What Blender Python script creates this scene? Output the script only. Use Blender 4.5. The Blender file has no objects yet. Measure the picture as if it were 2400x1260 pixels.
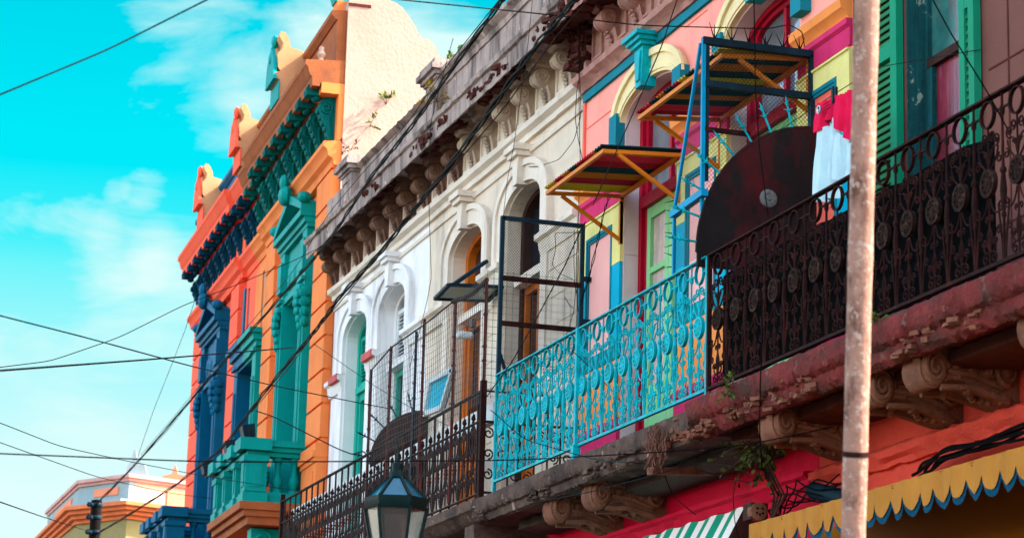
import bpy, bmesh, math, random
from mathutils import Vector, Matrix
random.seed(7)
S = bpy.context.scene
COL = S.collection
PI = math.pi
# ------------------------------------------------------------------ camera frame
# world: X = along the street away from the camera, Y = from the house fronts out to the street, Z = up
CAM = Vector((0, 7.0, 1.7))
F = 5816.36
R = Matrix(((-0.30373768, -0.20782052, -0.92981399),
            (-0.9523656, 0.09415021, 0.29006121),
            (0.02726151, 0.97362537, -0.22651808)))
def ray(px, py):
    return (R @ Vector((px - 1200, -(py - 630), -F))).normalized()
def aty(px, py, y):                      # survey point on a plane parallel to the house fronts
    r = ray(px, py); return CAM + r * ((y - CAM.y) / r.y)
def atx(px, py, x):                      # survey point on a plane across the street
    r = ray(px, py); return CAM + r * ((x - CAM.x) / r.x)
def atd(px, py, d):                      # survey point at a distance
    return CAM + ray(px, py) * d
# ------------------------------------------------------------------ materials
def lin(h):
    h = h.lstrip('#')
    o = []
    for i in (0, 2, 4):
        c = int(h[i:i+2], 16) / 255
        o.append(c / 12.92 if c <= .04045 else ((c + .055) / 1.055) ** 2.4)
    return tuple(o) + (1,)
MC = {}
def mat(name, col, rough=.75, var=.18, vs=2.5, dirt=None, da=.5, ds=(1.5, 1.5, .35), dth=.52,
        peel=None, pth=.68, ps=3.0, bump=.25, bs=45, metal=0, spec=.06, peel2=None, p2th=.7):
    if name in MC: return MC[name]
    m = bpy.data.materials.new(name); m.use_nodes = True
    nt = m.node_tree; N = nt.nodes; L = nt.links
    b = N['Principled BSDF']
    b.inputs['Roughness'].default_value = rough
    b.inputs['Metallic'].default_value = metal
    b.inputs['Specular IOR Level'].default_value = spec
    g = N.new('ShaderNodeNewGeometry')
    c = lin(col)
    def noise(scale, detail=5, rough=.6, mapping=None):
        n = N.new('ShaderNodeTexNoise'); n.inputs['Scale'].default_value = scale
        n.inputs['Detail'].default_value = detail; n.inputs['Roughness'].default_value = rough
        if mapping:
            mp = N.new('ShaderNodeMapping'); mp.inputs['Scale'].default_value = mapping
            L.new(g.outputs['Position'], mp.inputs['Vector']); L.new(mp.outputs[0], n.inputs['Vector'])
        else: L.new(g.outputs['Position'], n.inputs['Vector'])
        return n.outputs['Fac']
    def ramp(f, a, bb):
        r = N.new('ShaderNodeMapRange'); r.inputs['From Min'].default_value = a; r.inputs['From Max'].default_value = bb
        r.clamp = True; L.new(f, r.inputs['Value']); return r.outputs[0]
    def mix(f, A, B):
        x = N.new('ShaderNodeMix'); x.data_type = 'RGBA'
        L.new(f, x.inputs[0])
        for s, v in ((6, A), (7, B)):
            if isinstance(v, tuple): x.inputs[s].default_value = v
            else: L.new(v, x.inputs[s])
        return x.outputs[2]
    lo = tuple(min(1, v * (1 - var)) for v in c[:3]) + (1,)
    hi = tuple(min(1, v * (1 + var)) for v in c[:3]) + (1,)
    cur = mix(ramp(noise(vs, 6, .65), .3, .7), lo, hi)
    if dirt:
        f = ramp(noise(1.0, 7, .65, ds), dth, dth + .16)
        mu = N.new('ShaderNodeMath'); mu.operation = 'MULTIPLY'; mu.inputs[1].default_value = da; L.new(f, mu.inputs[0])
        cur = mix(mu.outputs[0], cur, lin(dirt))
    if peel:
        cur = mix(ramp(noise(ps, 8, .7), pth, pth + .015), cur, lin(peel))
    if peel2:
        cur = mix(ramp(noise(ps * 1.7, 8, .7, (1.1, .9, 1.2)), p2th, p2th + .015), cur, lin(peel2))
    L.new(cur, b.inputs['Base Color'])
    if bump:
        bp = N.new('ShaderNodeBump'); bp.inputs['Strength'].default_value = bump; bp.inputs['Distance'].default_value = .02
        L.new(noise(bs, 6, .6), bp.inputs['Height']); L.new(bp.outputs[0], b.inputs['Normal'])
    MC[name] = m
    return m
def glass(name, col, rough=.06):
    m = mat(name, col, rough=rough, var=.4, vs=3, bump=.03, bs=3, spec=.6); return m
# ------------------------------------------------------------------ mesh builder
class MB:
    def __init__(s): s.v = []; s.f = []; s.m = []; s.k = 0
    def add(s, vs, fs):
        o = len(s.v); s.v += [tuple(p) for p in vs]
        for f in fs: s.f.append(tuple(i + o for i in f)); s.m.append(s.k)
        return s
    def quad(s, *p): return s.add(p, [tuple(range(len(p)))])
    def box(s, x0, x1, y0, y1, z0, z1):
        v = [(x, y, z) for x in (x0, x1) for y in (y0, y1) for z in (z0, z1)]
        return s.add(v, [(0, 1, 3, 2), (4, 6, 7, 5), (0, 4, 5, 1), (2, 3, 7, 6), (0, 2, 6, 4), (1, 5, 7, 3)])
    def prism(s, pts, ax, a, b, wob=0):
        n = len(pts)
        def P(p, t):
            if ax == 'x': return (t, p[0], p[1])
            if ax == 'y': return (p[0], t, p[1])
            return (p[0], p[1], t)
        v = [P(p, a) for p in pts] + [P(p, b) for p in pts]
        return s.add(v, [tuple(range(n)), tuple(range(2 * n - 1, n - 1, -1))] + [(i, (i + 1) % n, n + (i + 1) % n, n + i) for i in range(n)])
    def rough_prism(s, pts, a, b, seg, jit, rnd=random):
        # a moulding profile (y,z) along x with broken, uneven edges
        n = len(pts); v = []
        for k in range(seg + 1):
            t = a + (b - a) * k / seg
            for p in pts: v.append((t + rnd.uniform(-.3, .3) * abs(b - a) / seg * (0 < k < seg), p[0] + rnd.gauss(0, jit), p[1] + rnd.gauss(0, jit)))
        f = []
        for k in range(seg):
            for i in range(n):
                j = (i + 1) % n; f.append((k * n + i, k * n + j, (k + 1) * n + j, (k + 1) * n + i))
        f.append(tuple(range(n))); f.append(tuple(range((seg + 1) * n - 1, seg * n - 1, -1)))
        return s.add(v, f)
    def tube(s, pts, r, n=6, close=False):
        pts = [Vector(p) for p in pts]; m = len(pts)
        rr = r if isinstance(r, (list, tuple)) else [r] * m
        v = []; up = None
        for i, p in enumerate(pts):
            if close: t = pts[(i + 1) % m] - pts[i - 1]
            else: t = pts[min(i + 1, m - 1)] - pts[max(i - 1, 0)]
            if t.length < 1e-9: t = Vector((0, 0, 1))
            t.normalize()
            if up is None or abs(up.dot(t)) > .98:
                up = Vector((0, 1, 0)) if abs(t.y) < .9 else Vector((1, 0, 0))
            a = (up - t * up.dot(t)).normalized(); bb = t.cross(a); up = a
            for k in range(n):
                w = 2 * PI * k / n; v.append(p + a * (math.cos(w) * rr[i]) + bb * (math.sin(w) * rr[i]))
        f = []
        for i in range(m if close else m - 1):
            j = (i + 1) % m
            for k in range(n): f.append((i * n + k, i * n + (k + 1) % n, j * n + (k + 1) % n, j * n + k))
        if not close: f += [tuple(range(n - 1, -1, -1)), tuple(range((m - 1) * n, m * n))]
        return s.add(v, f)
    def lathe(s, c, prof, n=10, ax='z'):
        c = Vector(c); v = []
        for r, h in prof:
            for k in range(n):
                w = 2 * PI * k / n; a, b = r * math.cos(w), r * math.sin(w)
                v.append(c + (Vector((a, b, h)) if ax == 'z' else Vector((a, h, b)) if ax == 'y' else Vector((h, a, b))))
        m = len(prof); f = []
        for i in range(m - 1):
            for k in range(n): f.append((i * n + k, i * n + (k + 1) % n, (i + 1) * n + (k + 1) % n, (i + 1) * n + k))
        f += [tuple(range(n)), tuple(range((m - 1) * n, m * n))]
        return s.add(v, f)
    def ball(s, c, rx, ry=None, rz=None, nu=8, nv=6, jit=0):
        ry = ry or rx; rz = rz or rx; v = [(c[0], c[1], c[2] + rz)]
        for i in range(1, nv):
            a = PI * i / nv
            for k in range(nu):
                w = 2 * PI * k / nu; q = 1 + random.uniform(-jit, jit)
                v.append((c[0] + rx * q * math.sin(a) * math.cos(w), c[1] + ry * q * math.sin(a) * math.sin(w), c[2] + rz * q * math.cos(a)))
        v.append((c[0], c[1], c[2] - rz)); e = len(v) - 1; f = []
        for k in range(nu):
            f.append((0, 1 + k, 1 + (k + 1) % nu)); b = 1 + (nv - 2) * nu
            f.append((e, b + (k + 1) % nu, b + k))
            for i in range(nv - 2):
                o = 1 + i * nu; f.append((o + k, o + nu + k, o + nu + (k + 1) % nu, o + (k + 1) % nu))
        return s.add(v, f)
    def band(s, c, Ro, Ri, y0, y1, n=18, ax='y'):       # flat ring, or ring bar
        v = []; f = []
        for k in range(n):
            w = 2 * PI * k / n; ca, sa = math.cos(w), math.sin(w)
            for r, y in ((Ro, y0), (Ro, y1), (Ri, y1), (Ri, y0)):
                v.append((c[0] + r * ca, c[1] + y, c[2] + r * sa) if ax == 'y' else (c[0] + y, c[1] + r * ca, c[2] + r * sa))
        for k in range(n):
            a, b = 4 * k, 4 * ((k + 1) % n)
            for i in range(4): f.append((a + i, a + (i + 1) % 4, b + (i + 1) % 4, b + i))
        return s.add(v, f)
    def bar(s, p, q, w, h=None):                        # square bar between two points
        p, q = Vector(p), Vector(q); h = h or w; t = (q - p).normalized()
        u = Vector((0, 0, 1)) if abs(t.z) < .9 else Vector((0, 1, 0))
        a = t.cross(u).normalized(); b = a.cross(t)
        v = [o + a * (i * w / 2) + b * (j * h / 2) for o in (p, q) for i, j in ((-1, -1), (1, -1), (1, 1), (-1, 1))]
        return s.add(v, [(0, 1, 2, 3), (7, 6, 5, 4)] + [(i, (i + 1) % 4, 4 + (i + 1) % 4, 4 + i) for i in range(4)])
    def build(s, name, m, parent=None, loc=(0, 0, 0), world=False, sharp=38):
        me = bpy.data.meshes.new(name); me.from_pydata(s.v, [], s.f)
        for x in (m if isinstance(m, (list, tuple)) else [m]): me.materials.append(x)
        if isinstance(m, (list, tuple)): me.polygons.foreach_set('material_index', s.m)
        bm = bmesh.new(); bm.from_mesh(me); bmesh.ops.recalc_face_normals(bm, faces=bm.faces); bm.to_mesh(me); bm.free()
        me.polygons.foreach_set('use_smooth', [True] * len(me.polygons)); me.set_sharp_from_angle(angle=math.radians(sharp))
        me.update()
        o = bpy.data.objects.new(name, me); COL.objects.link(o); o.location = loc
        if parent:
            o.parent = parent
            if world: o.location = Vector(loc) - wl(parent)
        return o
def wl(o):
    v = Vector((0, 0, 0))
    while o: v += o.location; o = o.parent
    return v
def tag(o, label, cat, group=None, kind=None):
    if label: o['label'] = label
    if cat: o['category'] = cat
    if group: o['group'] = group
    if kind: o['kind'] = kind
    return o
def thing(name, label, cat, loc=(0, 0, 0), rz=0, group=None):
    o = bpy.data.objects.new(name, None); COL.objects.link(o); o.location = loc; o.rotation_euler = (0, 0, rz)
    o.empty_display_size = .2
    return tag(o, label, cat, group)
def dup(o, loc, parent=None):
    c = o.copy(); COL.objects.link(c); c.location = loc; c.parent = parent or o.parent
    return c
def single(name, mb, m, label, cat, origin, group=None, kind=None):   # a one-mesh thing with its origin at its base
    o = Vector(origin); mb.v = [tuple(Vector(p) - o) for p in mb.v]
    ob = mb.build(name, m, None, o)
    return tag(ob, label, cat, group, kind)
def spiral(cx, cz, r0, turns, a0, d=1, n=14, y=0, r1=.25):
    out = []
    for i in range(n + 1):
        t = i / n; r = r0 * (1 - (1 - r1) * t); a = a0 + d * turns * 2 * PI * t
        out.append((cx + r * math.cos(a), y, cz + r * math.sin(a)))
    return out
def bez(p0, p1, p2, p3, n=8):
    p0, p1, p2, p3 = map(Vector, (p0, p1, p2, p3)); out = []
    for i in range(n + 1):
        t = i / n; u = 1 - t; out.append(p0 * u**3 + p1 * 3 * u * u * t + p2 * 3 * u * t * t + p3 * t**3)
    return out
def arc_pts(xc, a, b, z, n=14, full=True):
    return [(xc + a * math.cos(PI - PI * i / n), z + b * math.sin(PI * i / n)) for i in range(n + 1)]
def arch_wall(mb, x0, x1, z0, z1, y, yb, ops, n=14):
    # wall front with arched openings (xc, half width, sill, spring, rise) and their reveals
    x = x0
    for xc, a, sill, sp, rise in sorted(ops):
        mb.quad((x, y, z0), (xc - a, y, z0), (xc - a, y, z1), (x, y, z1))
        if sill > z0: mb.quad((xc - a, y, z0), (xc + a, y, z0), (xc + a, y, sill), (xc - a, y, sill))
        pts = arc_pts(xc, a, rise, sp, n)
        for i in range(n):
            p, q = pts[i], pts[i + 1]
            mb.quad((p[0], y, p[1]), (q[0], y, q[1]), (q[0], y, z1), (p[0], y, z1))
            mb.quad((p[0], y, p[1]), (p[0], yb, p[1]), (q[0], yb, q[1]), (q[0], y, q[1]))
        for sx in (-a, a): mb.quad((xc + sx, y, sill), (xc + sx, yb, sill), (xc + sx, yb, sp), (xc + sx, y, sp))
        mb.quad((xc - a, y, sill), (xc + a, y, sill), (xc + a, yb, sill), (xc - a, yb, sill))
        x = xc + a
    mb.quad((x, y, z0), (x1, y, z0), (x1, y, z1), (x, y, z1))
    return mb
def arch_band(mb, xc, ai, bi, zi, ao, bo, zo, y0, y1, n=16, leg=None):
    pi_, po = arc_pts(xc, ai, bi, zi, n), arc_pts(xc, ao, bo, zo, n)
    if leg is not None:
        pi_ = [(xc - ai, leg)] + pi_ + [(xc + ai, leg)]; po = [(xc - ao, leg)] + po + [(xc + ao, leg)]
    v = []
    for p, q in zip(pi_, po): v += [(p[0], y0, p[1]), (p[0], y1, p[1]), (q[0], y1, q[1]), (q[0], y0, q[1])]
    m = len(pi_); f = []
    for i in range(m - 1):
        for k in range(4): f.append((4 * i + k, 4 * i + (k + 1) % 4, 4 * i + 4 + (k + 1) % 4, 4 * i + 4 + k))
    f += [(0, 1, 2, 3), (4 * m - 1, 4 * m - 2, 4 * m - 3, 4 * m - 4)]
    return mb.add(v, f)
def arch_fill(mb, xc, a, z0, sp, rise, y, n=14):
    pts = [(xc - a, z0)] + arc_pts(xc, a, rise, sp, n) + [(xc + a, z0)]
    return mb.add([(p[0], y, p[1]) for p in pts], [tuple(range(len(pts)))])
def leaf(mb, p, l, w, d):
    p = Vector(p); d = Vector(d).normalized(); u = Vector((random.uniform(-1, 1), random.uniform(-1, 1), random.uniform(-1, 1)))
    s_ = d.cross(u).normalized() * w
    return mb.quad(p, p + d * l * .45 + s_, p + d * l, p + d * l * .45 - s_)

# ------------------------------------------------------------------ palette
M = {}
M['white'] = mat('white_lime_paint', '#e4e1df', var=.06, dirt='#958d89', da=.6, bump=.2)
M['cream'] = mat('cream_lime_paint', '#d9c7b2', var=.08, dirt='#857a6e', da=.65, peel='#a99a8a', pth=.68, bump=.3)
M['creamtrim'] = mat('cream_stone_trim', '#dfd0bf', var=.1, dirt='#8f8577', da=.5, bump=.3)
M['stone'] = mat('weathered_grey_stone', '#a6928a', var=.22, vs=4, dirt='#40383600'[:7], da=.8, ds=(3.2, 3.2, .5), dth=.46, peel='#d6c3b5', pth=.64, ps=5, bump=.5)
M['stone_corbel'] = mat('weathered_corbel_stone', '#b8a390', var=.2, vs=6, dirt='#6f5f54', da=.6, ds=(2, 2, 1.5), bump=.4)
M['crest'] = mat('sunlit_peach_crest_render', '#cf9468', var=.1, dirt='#a8714a', da=.4, ds=(3, 3, 3), bump=.2)
M['brick'] = mat('broken_red_brick', '#4f2620', var=.5, vs=14, dirt='#341d1b', da=.7, ds=(9, 9, 22), dth=.5, bump=1.0, bs=30)
M['party'] = mat('pale_party_wall_plaster', '#b89b8b', var=.08, vs=1.2, dirt='#b98e7c', da=.4, ds=(1.6, 1.6, 1.6), bump=.4, bs=20)
M['orange'] = mat('orange_masonry_paint', '#ec8346', var=.08, dirt='#b4673a', da=.35, bump=.2)
M['orange_dk'] = mat('weathered_orange_cornice_paint', '#a05a36', var=.18, dirt='#6d4534', da=.55, ds=(2, 2, 2), bump=.3)
M['coral'] = mat('coral_masonry_paint', '#fb6346', var=.06, dirt='#e2573f', da=.3, bump=.2)
M['teal'] = mat('teal_trim_paint', '#009089', var=.12, dirt='#006660', da=.4, bump=.25, rough=.55)
M['teal_mottled'] = mat('chipped_teal_trim_paint', '#00928e', var=.15, dirt='#005d58', da=.5, peel='#8fb3a0', pth=.69, ps=11, bump=.3, rough=.55)
M['blue'] = mat('deep_blue_trim_paint', '#005a7c', var=.12, dirt='#003a58', da=.4, bump=.2, rough=.55)
M['turq'] = mat('turquoise_iron_paint', '#02a8b2', var=.28, vs=9, dirt='#005c68', da=.7, ds=(9, 9, 6), rough=.45, bump=.3, bs=120)
M['turqflat'] = mat('turquoise_wall_paint', '#00a5c4', var=.06, dirt='#0c7d96', da=.4, bump=.15)
M['skyblue'] = mat('bright_blue_steel_paint', '#008fb8', var=.1, dirt='#0d5d78', da=.4, rough=.45, bump=.1)
M['pink'] = mat('salmon_pink_wall_paint', '#ffa292', var=.07, dirt='#e06a5e', da=.45, peel='#a9655d', pth=.665, ps=4.5, bump=.3, peel2='#d9c3bd', p2th=.7)
M['coralwall'] = mat('coral_red_panel_paint', '#f7705f', var=.06, dirt='#d9564a', da=.4, peel='#8d4b48', pth=.67, ps=6, bump=.2)
M['palepink'] = mat('pale_pink_panel_paint', '#f9b3aa', var=.04, dirt='#e8958c', da=.35, bump=.12)
M['pinkfrieze'] = mat('weathered_pink_frieze_stone', '#b08075', var=.2, vs=5, dirt='#6b4a46', da=.6, ds=(2.5, 2.5, .8), peel='#e0b5a8', pth=.66, ps=6, bump=.5)
M['butter'] = mat('butter_yellow_arch_paint', '#ead6a2', var=.08, dirt='#b79d6d', da=.45, ds=(3, 3, 1.5), bump=.25)
M['yellow'] = mat('pale_yellow_band_paint', '#e9dc8a', var=.08, dirt='#b09a55', da=.4, peel='#a3643f', pth=.68, ps=7, bump=.2)
M['magenta'] = mat('magenta_band_paint', '#cf2f63', var=.12, dirt='#90204a', da=.4, bump=.2)
M['red'] = mat('dark_red_door_paint', '#a30f2b', var=.14, dirt='#6d0a20', da=.4, rough=.5, bump=.15)
M['green'] = mat('mint_green_joinery_paint', '#86c68a', var=.08, dirt='#5d8f64', da=.4, rough=.55, bump=.12)
M['orangeband'] = mat('orange_moulding_paint', '#f5914a', var=.1, dirt='#b5602f', da=.4, bump=.2)
M['frameteal'] = mat('dark_teal_border_paint', '#137a8a', var=.1, dirt='#0c5361', da=.4, bump=.15)
M['lilac'] = mat('lilac_grey_reveal_paint', '#d6c4c4', var=.08, dirt='#9c8588', da=.45, bump=.2)
M['rust'] = mat('rusty_brown_iron', '#2b1614', var=.4, vs=14, dirt='#57281f', da=.5, ds=(9, 9, 7), rough=.75, bump=.5, bs=150)
M['rust_lt'] = mat('rusty_pale_iron', '#2b1a15', var=.4, vs=20, dirt='#6b5142', da=.6, ds=(22, 22, 22), rough=.8, bump=.7, bs=150)
M['rustred'] = mat('rust_red_post_paint', '#5c2724', var=.3, vs=12, dirt='#3b2524', da=.6, ds=(6, 6, 9), bump=.4)
M['black_iron'] = mat('dark_blue_black_steel', '#142b36', var=.25, vs=8, dirt='#0a1418', da=.5, rough=.5, bump=.15)
M['greyiron'] = mat('worn_grey_brown_iron', '#352a28', var=.45, vs=12, dirt='#6a463c', da=.5, ds=(7, 7, 7), rough=.7, bump=.4, bs=120)
M['darkplate'] = mat('dark_rusted_plate', '#221c1c', var=.35, vs=3, dirt='#5a171b', da=.8, ds=(2.2, 2.2, 1.2), dth=.5, peel='#14242a', pth=.62, ps=2.2, rough=.65, bump=.35)
M['wirem'] = mat('black_cable_rubber', '#04080c', var=.3, vs=6, rough=.6, bump=0, spec=.05)
M['wireg'] = mat('grey_thin_wire', '#23292c', var=.3, rough=.6, bump=0, spec=.05)
M['wireteal'] = mat('teal_far_wire', '#06333c', var=.3, rough=.6, bump=0, spec=.05)
M['mesh'] = mat('expanded_steel_mesh', '#232120', var=.3, rough=.55, bump=0, metal=.3)
M['meshteal'] = mat('dark_teal_steel_mesh', '#0e2226', var=.3, rough=.55, bump=0)
M['slab'] = mat('crumbling_concrete_slab', '#5f4b42', var=.35, vs=6, dirt='#3a2e2c', da=.8, ds=(2.2, 2.2, 3), dth=.46, peel='#9d8477', pth=.62, ps=7, bump=.9, bs=22, peel2='#3a8089', p2th=.7)
M['slabpink'] = mat('crumbling_pink_slab', '#74302e', var=.35, vs=5, dirt='#43302a', da=.85, ds=(2, 2, 5), dth=.48, peel='#6d5048', pth=.6, ps=6, bump=.9, bs=22)
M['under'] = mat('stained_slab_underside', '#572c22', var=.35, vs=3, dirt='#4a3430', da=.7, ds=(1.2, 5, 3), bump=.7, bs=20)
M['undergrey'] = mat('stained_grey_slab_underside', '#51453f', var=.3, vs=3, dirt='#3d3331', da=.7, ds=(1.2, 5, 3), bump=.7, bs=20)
M['console'] = mat('carved_brown_console', '#7f5341', var=.3, vs=8, dirt='#54382e', da=.65, ds=(5, 5, 5), peel='#a88c7e', pth=.68, ps=9, bump=.6)
M['redwall'] = mat('crimson_ground_floor_paint', '#c00a30', var=.14, dirt='#7a0a24', da=.5, bump=.3)
M['coralpeel'] = mat('peeling_coral_wall', '#d4493a', var=.14, dirt='#a8352d', da=.55, ds=(2.5, 2.5, 2.5), peel='#7d4b40', pth=.66, ps=5, bump=.6, peel2='#7f8b83', p2th=.74)
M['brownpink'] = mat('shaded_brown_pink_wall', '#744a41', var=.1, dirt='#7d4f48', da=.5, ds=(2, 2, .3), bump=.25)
M['shutter'] = mat('leaf_green_shutter_paint', '#2f7a50', var=.12, vs=5, dirt='#3f7558', da=.5, peel='#b06a50', pth=.76, ps=9, rough=.6, bump=.2)
M['shutterb'] = mat('bright_green_shutter_frame', '#0a8a64', var=.08, dirt='#2a7d66', da=.35, rough=.55, bump=.15)
M['wornteal'] = mat('flaking_teal_wood', '#1a5254', var=.25, vs=8, dirt='#173033', da=.8, ds=(8, 8, .8), dth=.46, peel='#93a390', pth=.63, ps=8, bump=.6)
M['wood'] = mat('varnished_orange_wood', '#c4661c', var=.2, vs=8, dirt='#7a3c17', da=.5, ds=(14, 14, 1), rough=.45, bump=.2)
M['darkwood'] = mat('dark_brown_wood', '#3d2823', var=.3, vs=6, dirt='#1e1412', da=.5, ds=(12, 12, 1), bump=.2)
M['glassd'] = glass('dark_window_glass', '#1c2228')
M['glassg'] = glass('greyish_window_glass', '#5f666c')
M['curtain'] = mat('red_patterned_curtain_behind_glass', '#7d1f33', var=.45, vs=5, dirt='#8d6f86', da=.7, ds=(7, 7, .7), dth=.57, rough=.25, bump=.05, spec=.6)
M['curtainpale'] = mat('lace_curtain_behind_glass', '#c2aaa2', var=.25, vs=7, dirt='#8d7670', da=.6, ds=(9, 9, .6), rough=.3, bump=.05, spec=.5)
M['tealdoor'] = mat('teal_green_door_paint', '#22a894', var=.12, dirt='#167364', da=.4, ds=(4, 4, .6), rough=.55, bump=.15)
M['asphalt'] = mat('asphalt', '#383736', var=.2, vs=1, bump=.6, bs=60, rough=.9)
M['paving'] = mat('pale_street_paving', '#565049', var=.15, vs=2, dirt='#3b3630', da=.4, ds=(.6, .6, .6), bump=.4, bs=30, rough=.9)
M['interior'] = mat('dark_masonry_core', '#3a322e', var=.2, bump=0)
M['poleM'] = mat('weathered_rusty_pole', '#9c7566', var=.22, vs=14, dirt='#452519', da=.8, ds=(13, 13, 5), dth=.53, peel='#b39a8d', pth=.56, ps=34, rough=.6, bump=.4, bs=60)
M['lampM'] = mat('dark_green_lamp_iron', '#0e2221', var=.3, vs=20, dirt='#0b1718', da=.4, rough=.45, bump=.15)
M['scallop'] = mat('ochre_awning_canvas', '#b3762f', var=.12, vs=4, dirt='#9c6330', da=.45, ds=(7, 7, 1), bump=.3, bs=200)
M['scallopin'] = mat('dark_ochre_painted_fascia', '#804903', var=.08, vs=2, dirt='#8a4f0a', da=.4, bump=.2)
M['trimblue'] = mat('teal_blue_canvas_binding', '#00435a', var=.1, bump=.2)
M['canvw'] = mat('white_awning_canvas', '#efe6e0', var=.05, dirt='#cbb8ac', da=.4, bump=.2, bs=150)
M['canvg'] = mat('green_awning_canvas', '#12906f', var=.08, dirt='#0c6a54', da=.3, bump=.2, bs=150)
M['awnorange'] = mat('orange_painted_steel_frame', '#d97a20', var=.1, dirt='#a85a16', da=.4, rough=.45, bump=.1)
SH = {'r': mat('red_corrugated_sheet', '#a8182f', var=.15, dirt='#5a1020', da=.4, rough=.5, bump=.1),
      'o': mat('orange_corrugated_sheet', '#c0701c', var=.15, dirt='#6f3f12', da=.4, rough=.5, bump=.1),
      'y': mat('yellow_corrugated_sheet', '#cbb02c', var=.15, dirt='#86701c', da=.4, rough=.5, bump=.1),
      'd': mat('dark_teal_corrugated_sheet', '#15383d', var=.2, rough=.5, bump=.1),
      'p': mat('crimson_corrugated_sheet', '#d02e44', var=.15, rough=.5, bump=.1)}
M['jblue'] = mat('pale_blue_jersey_cloth', '#bcd9e0', var=.08, vs=6, dirt='#86bfd0', da=.5, ds=(9, 9, 1), rough=.85, bump=.15)
M['jred'] = mat('crimson_jersey_cloth', '#e01a4a', var=.08, vs=6, dirt='#a31038', da=.4, rough=.85, bump=.15)
M['leafg'] = mat('olive_green_leaf', '#55692c', var=.4, vs=9, rough=.6, bump=0)
M['leafy'] = mat('yellowing_leaf', '#8f7220', var=.4, vs=14, rough=.6, bump=0)
M['dead'] = mat('dry_brown_roots', '#6f4a3c', var=.4, vs=14, rough=.9, bump=0)
M['cyanp'] = mat('bright_cyan_board', '#12b9d6', var=.06, dirt='#0d8fa8', da=.3, ds=(3, 3, 3), bump=.05)
M['whitemetal'] = mat('white_painted_metal', '#d5dad9', var=.08, dirt='#9aa3a3', da=.4, rough=.5, bump=.05)
M['plug'] = mat('dusty_grey_plastic', '#5b5350', var=.2, bump=.2)
M['cream_far'] = mat('pale_peach_render', '#d9baa4', var=.05, dirt='#d2ac95', da=.3, bump=.1)
M['grey_far'] = mat('grey_blue_render', '#8ea3a6', var=.08, bump=.1)
M['olive_far'] = mat('olive_render', '#8f8358', var=.1, bump=.1)
M['salmon_far'] = mat('salmon_render', '#e28a68', var=.08, bump=.1)
M['orange_far'] = mat('burnt_orange_cornice_paint', '#d7764a', var=.1, dirt='#a5522f', da=.4, ds=(.5, .5, .5), bump=.1)
M['redblock'] = mat('faded_red_cap_paint', '#c25a58', var=.12, bump=.2)

# ------------------------------------------------------------------ setting: ground
g = MB(); g.quad((-400, -400, 0), (500, -400, 0), (500, 400, 0), (-400, 400, 0))
tag(g.build('ground', M['paving']), None, None, kind='structure')
g = MB(); g.quad((-200, 3.6, .004), (300, 3.6, .004), (300, 11.5, .004), (-200, 11.5, .004))
tag(g.build('road', M['asphalt']), None, None, kind='structure')
g = MB(); g.box(-60, 44, .0, 3.5, .008, .14)
tag(g.build('pavement', M['paving']), None, None, kind='structure')

# =================================================================== GREY-CORNICED HOUSE (x 20.36 .. 29.88)
GX0, GX1, GW = 20.36, 29.88, 25.48
stone = thing('stone_house', 'white and cream house with grey weathered parapet, carved corbels and four arched doorways', 'house', (GX0, 0, 0))
ARCH = [(28.6, .57), (26.88, .57), (23.95, .59), (22.05, .57)]
SP, RISE, SILL = 7.68, .23, 4.62
arch_wall(MB(), GW, GX1, 0, 8.98, 0, -.24, [(x, a, SILL, SP, RISE) for x, a in ARCH if x > GW]).build('wall', M['white'], stone, world=True)['label'] = 'bright white painted wall section'
arch_wall(MB(), GX0, GW, 0, 8.98, 0, -.24, [(x, a, SILL, SP, RISE) for x, a in ARCH if x < GW]).build('wall', M['cream'], stone, world=True)['label'] = 'dull cream wall section'
mb = MB(); mb.box(GX0, GX1, -9, -.45, 0, 9.05); mb.quad((GX1, 0, 0), (GX1, -.45, 0), (GX1, -.45, 9), (GX1, 0, 9)); mb.build('rear_block', M['interior'], stone, world=True)
# archivolts, keystones, jamb strips
for xc, a in ARCH:
    mt = M['white'] if xc > GW else M['creamtrim']
    mb = MB(); arch_band(mb, xc, a + .02, RISE + .02, SP, a + .27, RISE + .2, SP + .02, 0, .05, leg=7.28)
    arch_band(mb, xc, a + .2, RISE + .15, SP + .02, a + .28, RISE + .21, SP + .02, .05, .075, leg=7.28)
    mb.build('archivolt', mt, stone, world=True)
    mb = MB(); mb.prism([(xc - .06, 7.9), (xc + .06, 7.9), (xc + .1, 8.2), (xc - .1, 8.2)], 'y', 0, .12)
    mb.box(xc - .14, xc + .14, 0, .16, 8.17, 8.22); mb.box(xc - .17, xc + .17, 0, .19, 8.22, 8.28); mb.build('keystone', mt, stone, world=True)
# transom bands on the piers
edges = [GX0] + sum([[x - a - .02, x + a + .02] for x, a in sorted(ARCH)], []) + [GX1]
for i in range(0, len(edges), 2):
    x0, x1 = edges[i], edges[i + 1]
    for q0, q1 in ([(x0, min(x1, GW)), (max(x0, GW), x1)] if x0 < GW < x1 else [(x0, x1)]):
        prof = [(0, 7.08), (.03, 7.08), (.05, 7.14), (.06, 7.2), (.1, 7.22), (.1, 7.27), (0, 7.29)]
        MB().prism(prof, 'x', q0, q1).build('pier_band', M['white'] if q0 >= GW else M['creamtrim'], stone, world=True)
for x0, x1 in ((29.2, 29.6), (27.5, 27.95)):
    MB().box(x0, x1, -.02, .115, 7.2, 7.285).build('band_cap', M['redblock'], stone, world=True)
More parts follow.
